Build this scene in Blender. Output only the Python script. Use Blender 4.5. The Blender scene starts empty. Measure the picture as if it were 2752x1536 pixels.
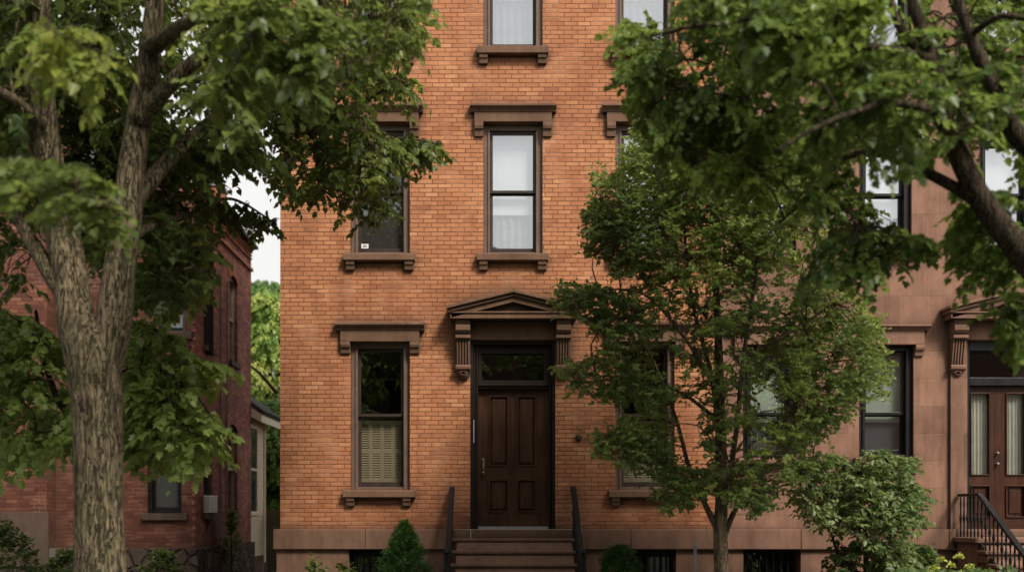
import bpy, math, random
import numpy as np
from mathutils import Vector, Matrix, noise
random.seed(7)
rng = np.random.default_rng(11)
sc = bpy.context.scene
COL = sc.collection
PI = math.pi

# ------------------------------------------------------------------ camera maths
F = 2714.0; D0 = 15.5; PX = 1325.0; HY = 1378.0; EYE = 1.6; K = 2752 / 2576.0
def at(px, py, y):            # sight line through a photo position met with the plane y
    d = D0 + y
    return Vector(((px * K - PX) * d / F, y, EYE + (HY - py * K) * d / F))
def ax(px, y=0.0): return (px * K - PX) * (D0 + y) / F
def az(py, y=0.0): return EYE + (HY - py * K) * (D0 + y) / F

# ------------------------------------------------------------------ object helpers
def tag(o, label=None, cat=None, group=None, kind=None):
    if label: o['label'] = label
    if cat: o['category'] = cat
    if group: o['group'] = group
    if kind: o['kind'] = kind
    return o
ROOTLOC = {}
def thing(name, label, cat, loc=(0, 0, 0), group=None):
    o = bpy.data.objects.new(name, None); COL.objects.link(o)
    o.location = loc; o.empty_display_size = .2
    ROOTLOC[o.name] = Vector(loc)
    return tag(o, label, cat, group)
def link(name, me, mat, parent=None, bevel=0, smooth=False):
    o = bpy.data.objects.new(name, me); COL.objects.link(o)
    if mat is not None: me.materials.append(mat)
    if parent is not None:
        o.parent = parent
        if parent.name in ROOTLOC: o.matrix_parent_inverse = Matrix.Translation(-ROOTLOC[parent.name])
    if smooth: me.polygons.foreach_set('use_smooth', [True] * len(me.polygons))
    if bevel:
        b = o.modifiers.new('bevel', 'BEVEL'); b.width = bevel; b.segments = 2; b.limit_method = 'ANGLE'; b.angle_limit = math.radians(40)
    return o

class MB:
    def __init__(s): s.v = []; s.f = []
    def add(s, vs, fs):
        n = len(s.v); s.v += [tuple(p) for p in vs]; s.f += [tuple(i + n for i in f) for f in fs]; return s
    def box(s, x0, x1, y0, y1, z0, z1):
        if x0 > x1: x0, x1 = x1, x0
        if y0 > y1: y0, y1 = y1, y0
        if z0 > z1: z0, z1 = z1, z0
        return s.add([(x0,y0,z0),(x1,y0,z0),(x1,y1,z0),(x0,y1,z0),(x0,y0,z1),(x1,y0,z1),(x1,y1,z1),(x0,y1,z1)],
              [(0,3,2,1),(4,5,6,7),(0,1,5,4),(1,2,6,5),(2,3,7,6),(3,0,4,7)])
    def prism_y(s, pts, y0, y1):     # polygon in x,z (counter-clockwise seen from -y), extruded along y
        n = len(pts)
        vs = [(x, y0, z) for x, z in pts] + [(x, y1, z) for x, z in pts]
        fs = [tuple(range(n)), tuple(range(2*n-1, n-1, -1))]
        fs += [((i+1) % n, i, n+i, n+(i+1) % n) for i in range(n)]
        return s.add(vs, fs)
    def prism_x(s, pts, x0, x1):     # polygon in y,z extruded along x
        n = len(pts)
        vs = [(x0, y, z) for y, z in pts] + [(x1, y, z) for y, z in pts]
        fs = [tuple(range(n-1, -1, -1)), tuple(range(n, 2*n))]
        fs += [(i, (i+1) % n, n+(i+1) % n, n+i) for i in range(n)]
        return s.add(vs, fs)
    def tube(s, pts, rads, n=8, cap=True):
        pts = [Vector(p) for p in pts]
        rings = []; t0 = (pts[1]-pts[0]).normalized()
        ref = Vector((1,0,0)) if abs(t0.x) < .8 else Vector((0,0,1))
        u = t0.cross(ref).normalized()
        base = len(s.v)
        for i, p in enumerate(pts):
            t = (pts[min(i+1, len(pts)-1)] - pts[max(i-1, 0)]).normalized()
            u = (u - t*u.dot(t)).normalized(); w = t.cross(u)
            r = rads[i] if hasattr(rads, '__len__') else rads
            for k in range(n):
                a = 2*PI*k/n; s.v.append(tuple(p + (u*math.cos(a) + w*math.sin(a))*r))
        for i in range(len(pts)-1):
            for k in range(n):
                a = base+i*n+k; b = base+i*n+(k+1) % n
                s.f.append((a, b, b+n, a+n))
        if cap:
            s.f.append(tuple(base+k for k in range(n-1, -1, -1)))
            e = base+(len(pts)-1)*n; s.f.append(tuple(e+k for k in range(n)))
        return s
    def lathe(s, c, prof, n=20):     # prof (r,z) about vertical axis at c
        base = len(s.v)
        for r, z in prof:
            for k in range(n):
                a = 2*PI*k/n; s.v.append((c[0]+r*math.cos(a), c[1]+r*math.sin(a), c[2]+z))
        for i in range(len(prof)-1):
            for k in range(n):
                a = base+i*n+k; b = base+i*n+(k+1) % n; s.f.append((a, b, b+n, a+n))
        return s
    def build(s, name, mat, parent=None, bevel=0, smooth=False):
        me = bpy.data.meshes.new(name); me.from_pydata(s.v, [], s.f); me.update()
        return link(name, me, mat, parent, bevel, smooth)

def wall_holes(m, axis, c, u0, u1, z0, z1, holes, reveal):
    """sheet at constant axis value c; u along the other axis; holes (ua,ub,za,zb); reveal = signed depth"""
    us = sorted({u0, u1, *[h[0] for h in holes], *[h[1] for h in holes]})
    zs = sorted({z0, z1, *[h[2] for h in holes], *[h[3] for h in holes]})
    us = [u for u in us if u0 <= u <= u1]; zs = [z for z in zs if z0 <= z <= z1]
    P = (lambda u, w, z: (u, c+w, z)) if axis == 'y' else (lambda u, w, z: (c+w, u, z))
    for a, b in zip(us, us[1:]):
        for p, q in zip(zs, zs[1:]):
            mu, mz = (a+b)/2, (p+q)/2
            if any(h[0] < mu < h[1] and h[2] < mz < h[3] for h in holes): continue
            m.add([P(a,0,p), P(b,0,p), P(b,0,q), P(a,0,q)], [(0,1,2,3)])
    for ua, ub, za, zb in holes:
        for (p1, p2) in (((ua,za),(ub,za)), ((ub,za),(ub,zb)), ((ub,zb),(ua,zb)), ((ua,zb),(ua,za))):
            m.add([P(p1[0],0,p1[1]), P(p2[0],0,p2[1]), P(p2[0],reveal,p2[1]), P(p1[0],reveal,p1[1])], [(0,1,2,3)])
    return m

# ------------------------------------------------------------------ materials
class N:
    def __init__(s, name):
        s.m = bpy.data.materials.new(name); s.m.use_nodes = True
        s.t = s.m.node_tree; s.t.nodes.clear()
        s.out = s.t.nodes.new('ShaderNodeOutputMaterial')
    def n(s, kind, **kw):
        nd = s.t.nodes.new('ShaderNode' + kind)
        for k, v in kw.items():
            if k.startswith('_'): setattr(nd, k[1:], v)
            else:
                key = k.replace('__', ' ')
                nd.inputs[int(key[1:]) if key[0] == 'i' and key[1:].isdigit() else key].default_value = v
        return nd
    def l(s, a, b): s.t.links.new(a, b)
    def math(s, op, a, b=None, c=None, clamp=False):
        nd = s.t.nodes.new('ShaderNodeMath'); nd.operation = op; nd.use_clamp = clamp
        for i, x in enumerate((a, b, c)):
            if x is None: continue
            if isinstance(x, (int, float)): nd.inputs[i].default_value = x
            else: s.l(x, nd.inputs[i])
        return nd.outputs[0]
    def mix(s, fac, a, b, mode='MIX'):
        nd = s.t.nodes.new('ShaderNodeMix'); nd.data_type = 'RGBA'; nd.blend_type = mode
        for i, x in ((0, fac), (6, a), (7, b)):
            if isinstance(x, (int, float)): nd.inputs[i].default_value = x
            elif isinstance(x, tuple): nd.inputs[i].default_value = (*x, 1) if len(x) == 3 else x
            else: s.l(x, nd.inputs[i])
        return nd.outputs[2]
    def noise(s, vec, scale, detail=3, rough=.55, dist=0):
        nd = s.n('TexNoise', Scale=scale, Detail=detail, Roughness=rough, Distortion=dist)
        if vec is not None: s.l(vec, nd.inputs['Vector'])
        return nd.outputs['Fac']
    def ramp(s, fac, stops, interp='LINEAR'):
        nd = s.t.nodes.new('ShaderNodeValToRGB'); cr = nd.color_ramp; cr.interpolation = interp
        while len(cr.elements) < len(stops): cr.elements.new(.5)
        for e, (p, c) in zip(cr.elements, stops):
            e.position = p; e.color = (*c, 1) if len(c) == 3 else c
        s.l(fac, nd.inputs[0]); return nd.outputs[0]
    def rng(s, v, a, b, c=0., d=1., smooth=False):
        nd = s.t.nodes.new('ShaderNodeMapRange'); nd.clamp = True
        if smooth: nd.interpolation_type = 'SMOOTHSTEP'
        s.l(v, nd.inputs[0])
        for i, x in enumerate((a, b, c, d)): nd.inputs[i+1].default_value = x
        return nd.outputs[0]
    def coord(s, which='Object'): return s.n('TexCoord').outputs[which]
    def scaled(s, vec, sc_):
        nd = s.t.nodes.new('ShaderNodeMapping'); nd.inputs['Scale'].default_value = sc_; s.l(vec, nd.inputs[0]); return nd.outputs[0]
    def finish(s, col, rough=.8, height=None, bstr=.5, bdist=.01, spec=.3, metallic=0):
        p = s.n('BsdfPrincipled')
        if isinstance(col, tuple): p.inputs['Base Color'].default_value = (*col, 1)
        else: s.l(col, p.inputs['Base Color'])
        if isinstance(rough, (int, float)): p.inputs['Roughness'].default_value = rough
        else: s.l(rough, p.inputs['Roughness'])
        p.inputs['Specular IOR Level'].default_value = spec; p.inputs['Metallic'].default_value = metallic
        if height is not None:
            b = s.n('Bump', Strength=bstr, Distance=bdist); s.l(height, b.inputs['Height']); s.l(b.outputs[0], p.inputs['Normal'])
        s.l(p.outputs[0], s.out.inputs[0]); s.p = p
        return s.m

def mat_brick(name, cols, mortar, w=.212, h=.0725, mort=.0045, soot=.75, light_mortar=None, sootcol=(.085,.045,.03), warp=.004):
    s = N(name); co = s.coord()
    nz = s.n('TexNoise', Scale=6., Detail=2.); s.l(co, nz.inputs['Vector'])
    wob = s.n('VectorMath', _operation='MULTIPLY_ADD'); s.l(nz.outputs['Color'], wob.inputs[0]); wob.inputs[1].default_value = (warp*2,)*3; s.l(co, wob.inputs[2])
    sp = s.n('SeparateXYZ'); s.l(wob.outputs[0], sp.inputs[0])
    u = s.math('ADD', sp.outputs[0], sp.outputs[1]); z = sp.outputs[2]
    row = s.math('FLOOR', s.math('DIVIDE', z, h))
    wr = s.n('TexWhiteNoise', _noise_dimensions='1D'); s.l(row, wr.inputs['W'])
    off = s.math('ADD', s.math('MULTIPLY', s.math('MODULO', row, 2.), .5), s.math('MULTIPLY', wr.outputs['Value'], .22))
    uu = s.math('ADD', s.math('DIVIDE', u, w), off)
    cell = s.math('FLOOR', uu)
    cv = s.n('CombineXYZ'); s.l(cell, cv.inputs[0]); s.l(row, cv.inputs[1])
    wn = s.n('TexWhiteNoise', _noise_dimensions='2D'); s.l(cv.outputs[0], wn.inputs['Vector'])
    fu = s.math('MULTIPLY', s.math('FRACT', uu), w); fv = s.math('MULTIPLY', s.math('FRACT', s.math('DIVIDE', z, h)), h)
    d = s.math('MINIMUM', s.math('MINIMUM', fu, s.math('SUBTRACT', w, fu)), s.math('MINIMUM', fv, s.math('SUBTRACT', h, fv)))
    mask = s.rng(d, mort*.55, mort*1.5)             # 1 on the brick
    big = s.noise(co, .55, 4, .6); mid = s.noise(co, 2.2, 4, .65); fine = s.noise(co, 45., 3, .6)
    pick = s.math('ADD', s.math('MULTIPLY', wn.outputs['Value'], .66), s.math('MULTIPLY', s.rng(mid, .3, .7), .34))
    col = s.ramp(pick, cols)
    col = s.mix(s.rng(fine, .35, .75, 0, .45), col, (.30, .15, .09), 'MULTIPLY') if False else s.mix(.35, col, s.ramp(fine, [(.3, (.55,.5,.48)), (.7, (1.15,1.1,1.05))]), 'MULTIPLY')
    col = s.mix(.6, col, s.ramp(big, [(.28, (.66,.54,.50)), (.5, (1,1,1)), (.72, (1.16,1.17,1.14))]), 'MULTIPLY')
    strk = s.noise(s.scaled(co, (2.6, 2.6, .22)), 1.6, 5, .65)
    col = s.mix(.45, col, s.ramp(strk, [(.32, (.62,.55,.52)), (.48, (1,1,1)), (.75, (1.1,1.08,1.04))]), 'MULTIPLY')
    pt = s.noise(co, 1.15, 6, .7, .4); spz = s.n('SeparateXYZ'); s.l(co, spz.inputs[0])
    low_dark = s.rng(spz.outputs[2], 1.3, 2.3, .75, 0, True)       # darker brick towards the base course
    gr = s.math('ADD', s.rng(pt, .54, .68, 0, .42, True), s.math('MULTIPLY', low_dark, s.rng(pt, .38, .58)), None, True)
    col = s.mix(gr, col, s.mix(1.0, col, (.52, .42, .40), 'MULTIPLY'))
    lt = s.rng(s.noise(co, 1.9, 5, .7), .60, .72, 0, .35, True)
    col = s.mix(lt, col, s.mix(.5, col, (.50,.33,.23)))
    mc = s.mix(s.rng(s.noise(co, 1.7, 3), .52, .66), mortar, light_mortar or mortar)
    col = s.mix(mask, mc, col)
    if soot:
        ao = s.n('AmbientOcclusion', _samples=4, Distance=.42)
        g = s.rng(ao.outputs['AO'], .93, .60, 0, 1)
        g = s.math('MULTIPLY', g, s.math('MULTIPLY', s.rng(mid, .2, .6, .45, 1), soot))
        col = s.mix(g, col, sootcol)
    hgt = s.math('ADD', s.math('MULTIPLY', mask, .8), s.math('ADD', s.math('MULTIPLY', wn.outputs['Value'], .35), s.math('MULTIPLY', fine, .4)))
    return s.finish(col, .86, hgt, .75, .008, .25)

def mat_stone(name, base, dark, block=None, rough=.85, ao_amt=.5, bump=.35):
    s = N(name); co = s.coord()
    a = s.noise(co, 1.3, 5, .65); b = s.noise(s.scaled(co, (1,1,.35)), 9, 4, .6); c = s.noise(co, 130, 3)
    col = s.mix(s.rng(a, .3, .72), dark, base)
    col = s.mix(.5, col, s.ramp(b, [(.3,(.72,.70,.68)),(.7,(1.18,1.15,1.12))]), 'MULTIPLY')
    col = s.mix(.3, col, s.ramp(c, [(.35,(.6,.6,.6)),(.65,(1.2,1.2,1.2))]), 'MULTIPLY')
    strk = s.noise(s.scaled(co, (3.5, 3.5, .4)), 1.5, 5, .65); pit = s.noise(co, 26, 3, .7)
    col = s.mix(.55, col, s.ramp(strk, [(.32, (.60,.56,.53)), (.5, (1,1,1)), (.72, (1.18,1.15,1.12))]), 'MULTIPLY')
    col = s.mix(s.rng(pit, .62, .72, 0, .5), col, (.07,.045,.035))
    hgt = s.math('ADD', s.math('MULTIPLY', b, .6), s.math('MULTIPLY', c, .5))
    if block:
        w, h = block
        sp = s.n('SeparateXYZ'); s.l(co, sp.inputs[0])
        u = s.math('ADD', sp.outputs[0], sp.outputs[1]); z = s.math('ADD', sp.outputs[2], .12)
        row = s.math('FLOOR', s.math('DIVIDE', z, h))
        wr = s.n('TexWhiteNoise', _noise_dimensions='1D'); s.l(row, wr.inputs['W'])
        uu = s.math('ADD', s.math('DIVIDE', u, w), s.math('ADD', s.math('MULTIPLY', s.math('MODULO', row, 2.), .5), s.math('MULTIPLY', wr.outputs['Value'], .3)))
        cv = s.n('CombineXYZ'); s.l(s.math('FLOOR', uu), cv.inputs[0]); s.l(row, cv.inputs[1])
        wn = s.n('TexWhiteNoise', _noise_dimensions='2D'); s.l(cv.outputs[0], wn.inputs['Vector'])
        fu = s.math('MULTIPLY', s.math('FRACT', uu), w); fv = s.math('MULTIPLY', s.math('FRACT', s.math('DIVIDE', z, h)), h)
        d = s.math('MINIMUM', s.math('MINIMUM', fu, s.math('SUBTRACT', w, fu)), s.math('MINIMUM', fv, s.math('SUBTRACT', h, fv)))
        mk = s.rng(d, .001, .006)
        col = s.mix(.6, col, s.ramp(wn.outputs['Value'], [(0,(.66,.63,.62)),(1,(1.22,1.18,1.15))]), 'MULTIPLY')
        col = s.mix(mk, s.mix(.38, col, (.10,.06,.045)), col)
        hgt = s.math('ADD', hgt, mk)
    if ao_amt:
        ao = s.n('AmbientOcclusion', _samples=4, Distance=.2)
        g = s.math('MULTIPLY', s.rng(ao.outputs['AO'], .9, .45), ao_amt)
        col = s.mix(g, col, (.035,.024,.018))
    return s.finish(col, rough, hgt, bump, .006, .25)

def mat_paint(name, col, rough=.5, var=.4, spec=.25, bump=.15):
    s = N(name); co = s.coord()
    a = s.noise(co, 5, 4, .6); c = s.noise(co, 60, 3)
    k = s.mix(var, col, s.ramp(a, [(.3,(.5,.5,.5)),(.7,(1.3,1.3,1.3))]), 'MULTIPLY')
    r = s.rng(a, .2, .8, rough-.1, rough+.12)
    return s.finish(k, r, c, bump, .002, spec)

def mat_wood(name, c1, c2, rough=.38):
    s = N(name); co = s.coord()
    g = s.noise(s.scaled(co, (34, 34, 1.6)), 1.0, 5, .65, .6); b = s.noise(co, 1.8, 3)
    col = s.mix(s.rng(g, .3, .7), c1, c2)
    col = s.mix(.6, col, s.ramp(b, [(.35,(.55,.5,.48)),(.65,(1.3,1.25,1.2))]), 'MULTIPLY')
    return s.finish(col, s.rng(g, .2, .8, rough, rough+.18), g, .25, .002, .22)

def mat_glass(name, refl=.11, tint=(.75,.8,.8), wav=.004):
    s = N(name)
    t = s.n('BsdfTransparent'); t.inputs[0].default_value = (*tint, 1)
    g = s.n('BsdfGlossy', Roughness=.015); g.inputs[0].default_value = (.95,.97,1,1)
    bp = s.n('Bump', Strength=.35, Distance=wav); s.l(s.noise(s.coord(), 2.3, 2), bp.inputs['Height']); s.l(bp.outputs[0], g.inputs['Normal'])
    lw = s.n('LayerWeight', Blend=.35)
    f = s.rng(lw.outputs['Facing'], 0, 1, refl, .8)
    m = s.n('MixShader'); s.l(f, m.inputs[0]); s.l(t.outputs[0], m.inputs[1]); s.l(g.outputs[0], m.inputs[2])
    s.l(m.outputs[0], s.out.inputs[0]); return s.m

def mat_leaf(name, stops, trans=.46, rough=.42, tcol=(.34,.44,.10)):
    s = N(name)
    a = s.n('Attribute', _attribute_name='tint')
    col = s.ramp(a.outputs['Fac'], stops)
    vn = s.noise(s.coord(), 30, 2)
    col = s.mix(.25, col, s.ramp(vn, [(.3,(.65,.65,.65)),(.7,(1.25,1.25,1.2))]), 'MULTIPLY')
    p = s.n('BsdfPrincipled', Roughness=rough); s.l(col, p.inputs['Base Color']); p.inputs['Specular IOR Level'].default_value = .35
    tr = s.n('BsdfTranslucent'); s.l(s.mix(.55, col, tcol), tr.inputs[0])
    m = s.n('MixShader'); m.inputs[0].default_value = trans
    s.l(p.outputs[0], m.inputs[1]); s.l(tr.outputs[0], m.inputs[2]); s.l(m.outputs[0], s.out.inputs[0]); return s.m

def mat_bark(name, light, dark, moss=(.09,.10,.045), vscale=24, mossy=.45):
    s = N(name); co = s.coord()
    w = s.n('TexNoise', Scale=3.0, Detail=3.); s.l(co, w.inputs['Vector'])
    wob = s.n('VectorMath', _operation='MULTIPLY_ADD'); s.l(w.outputs['Color'], wob.inputs[0]); wob.inputs[1].default_value = (.10,.10,.10); s.l(co, wob.inputs[2])
    st = s.scaled(wob.outputs[0], (1, 1, .085))
    na = s.noise(st, vscale*.62, 2, .5, .8); nb = s.noise(s.scaled(wob.outputs[0], (1, 1, .16)), vscale*1.3, 2, .6, .5)
    fa = s.rng(s.math('ABSOLUTE', s.math('SUBTRACT', na, .5)), .0, .075, 0, 1, True)
    fb = s.rng(s.math('ABSOLUTE', s.math('SUBTRACT', nb, .47)), .0, .04, 0, 1, True)
    ridge = s.math('MULTIPLY', fa, s.math('ADD', s.math('MULTIPLY', fb, .5), .5))
    n2 = s.noise(s.scaled(co, (1, 1, .35)), 30, 4, .65); n3 = s.noise(co, 3, 4, .6); n4 = s.noise(co, 90, 3)
    h = s.math('ADD', s.math('MULTIPLY', ridge, .8), s.math('ADD', s.math('MULTIPLY', n2, .35), s.math('MULTIPLY', n4, .12)))
    lv = s.mix(.8, light, s.ramp(n2, [(.3, (.55,.53,.50)), (.7, (1.3,1.28,1.22))]), 'MULTIPLY')
    col = s.mix(s.math('ADD', s.math('MULTIPLY', ridge, .97), .03), dark, lv)
    col = s.mix(s.math('MULTIPLY', s.rng(n3, .45, .7), mossy), col, moss)
    return s.finish(col, .9, h, 1.0, .028, .15)

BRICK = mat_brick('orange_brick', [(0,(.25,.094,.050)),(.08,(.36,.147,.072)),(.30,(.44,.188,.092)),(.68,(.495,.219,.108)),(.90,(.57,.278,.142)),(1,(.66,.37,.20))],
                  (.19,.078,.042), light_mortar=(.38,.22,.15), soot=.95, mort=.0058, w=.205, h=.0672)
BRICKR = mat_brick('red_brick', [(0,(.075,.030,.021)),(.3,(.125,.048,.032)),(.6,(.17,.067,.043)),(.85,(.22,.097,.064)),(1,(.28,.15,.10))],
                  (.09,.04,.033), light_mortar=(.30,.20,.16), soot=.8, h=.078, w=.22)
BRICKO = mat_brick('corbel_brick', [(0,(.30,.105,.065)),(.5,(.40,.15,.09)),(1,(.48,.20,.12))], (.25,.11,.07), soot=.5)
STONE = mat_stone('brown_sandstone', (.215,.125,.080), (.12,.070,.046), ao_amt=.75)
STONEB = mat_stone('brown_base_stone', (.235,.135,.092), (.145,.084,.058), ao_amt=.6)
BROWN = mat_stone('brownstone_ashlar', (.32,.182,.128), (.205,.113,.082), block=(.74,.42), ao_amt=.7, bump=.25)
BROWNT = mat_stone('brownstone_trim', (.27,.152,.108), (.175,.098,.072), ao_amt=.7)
FRAME = mat_paint('brown_frame_paint', (.085,.055,.042), .45)
FRAMEL = mat_paint('taupe_casing_paint', (.15,.10,.078), .5)
SASH = mat_paint('dark_sash_paint', (.045,.032,.027), .4)
BLACKF = mat_paint('black_frame_paint', (.012,.012,.013), .4)
DOORW = mat_wood('dark_door_wood', (.022,.009,.004), (.085,.035,.015), .45)
DOORM = mat_wood('mahogany_door_wood', (.030,.011,.006), (.072,.027,.013))
DOORF = mat_paint('dark_door_frame_paint', (.016,.009,.006), .5)
IRON = mat_paint('black_iron_paint', (.009,.009,.010), .5, spec=.25)
BRASS = mat_paint('aged_brass', (.16,.11,.06), .35)
GLASS = mat_glass('window_glass', .10, (.88,.88,.84))
GLASSD = mat_glass('dark_window_glass', .10, (.35,.38,.36))
GLASSB = mat_glass('bright_window_glass', .40, (.9,.93,.95))
FRAMEP = mat_paint('shade_lifted_taupe_paint', (.30,.25,.20), .5)  # casing taupe brightened in colour to offset the shade on the side windows
SHUT = mat_paint('sage_shutter_paint', (.34,.30,.21), .5, .15)
BLIND = mat_paint('white_blind_cloth', (.80,.84,.86), .8, .06)
CURT = mat_paint('grey_curtain_cloth', (.24,.27,.275), .9, .9)
SCREEN = mat_paint('dark_insect_screen', (.055,.05,.05), .7, .1)
GREYSH = mat_paint('grey_roller_cloth', (.16,.165,.17), .8, .1)
LACE = mat_paint('lace_curtain_cloth', (.52,.54,.50), .9, .3)
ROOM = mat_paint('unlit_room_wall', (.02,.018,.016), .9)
CLAP = mat_paint('cream_clapboard_paint', (.68,.58,.42), .6, .2)
CREAM = mat_paint('cream_trim_paint', (.72,.62,.47), .55, .2)
SLATE = mat_paint('weathered_roof_slate', (.05,.045,.045), .8, .4)
GREYM = mat_paint('grey_flashing', (.30,.31,.32), .5, .3)
WHITEP = mat_paint('white_plastic', (.72,.73,.72), .45, .1)
OLDW = mat_paint('weathered_fence_wood', (.13,.10,.07), .85, .5)
PIPE = mat_paint('galvanised_pipe', (.35,.36,.38), .4, .2, .5)

def mat_rubble():
    s = N('rubble_foundation_stone'); co = s.coord()
    v = s.n('TexVoronoi', Scale=3.6, _feature='DISTANCE_TO_EDGE'); v.inputs['Randomness'].default_value = .8; s.l(co, v.inputs['Vector'])
    v2 = s.n('TexVoronoi', Scale=3.6); s.l(co, v2.inputs['Vector'])
    mk = s.rng(v.outputs['Distance'], .02, .14, 0, 1, True)
    sp = s.n('SeparateColor'); s.l(v2.outputs['Color'], sp.inputs[0])
    col = s.ramp(sp.outputs[0], [(0,(.05,.036,.03)),(.5,(.085,.06,.05)),(1,(.14,.105,.085))])
    n1 = s.noise(co, 14, 5, .65)
    col = s.mix(.6, col, s.ramp(n1, [(.3,(.5,.5,.5)),(.7,(1.4,1.35,1.3))]), 'MULTIPLY')
    col = s.mix(mk, (.05,.036,.03), col)
    return s.finish(col, .9, s.math('ADD', mk, s.math('MULTIPLY', n1, .5)), 1, .05, .2)
RUBBLE = mat_rubble()

def mat_ground(name, c1, c2, scale=2, bump=.5, rough=.95):
    s = N(name); co = s.coord()
    a = s.noise(co, scale, 6, .65); b = s.noise(co, scale*30, 4)
    col = s.mix(s.rng(a, .3, .7), c1, c2)
    col = s.mix(.4, col, s.ramp(b, [(.3,(.55,.55,.55)),(.7,(1.3,1.3,1.3))]), 'MULTIPLY')
    return s.finish(col, rough, b, bump, .01, .2)

# ------------------------------------------------------------------ ground
def slab(name, x0, x1, y0, y1, z, mat, thick=None):
    m = MB()
    if thick: m.box(x0, x1, y0, y1, z-thick, z)
    else: m.add([(x0,y0,z),(x1,y0,z),(x1,y1,z),(x0,y1,z)], [(0,1,2,3)])
    return tag(m.build(name, mat), kind='structure')
slab('ground', -400, 400, -400, 400, -.13, mat_ground('lawn_ground', (.045,.06,.02), (.07,.085,.035), .6))
slab('road', -200, 200, -18.5, -8.0, -.125, mat_ground('asphalt', (.045,.045,.047), (.06,.06,.062), 3, .4))
slab('sidewalk', -200, 200, -5.4, -3.5, 0, mat_ground('sidewalk_concrete', (.26,.25,.235), (.34,.33,.31), 1.5, .3), .12)
slab('garden_bed', -60, 60, -3.5, 30, -.01, mat_ground('garden_soil', (.03,.022,.015), (.055,.042,.028), 2.5, .9), .11)
slab('tree_lawn', -200, 200, -7.84, -5.4, -.01, mat_ground('verge_turf', (.035,.05,.018), (.06,.075,.03), 3, .8), .11)
slab('kerb', -200, 200, -8.0, -7.84, .0, mat_ground('kerb_granite', (.22,.22,.215), (.32,.31,.30), 8, .3), .125)

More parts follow.
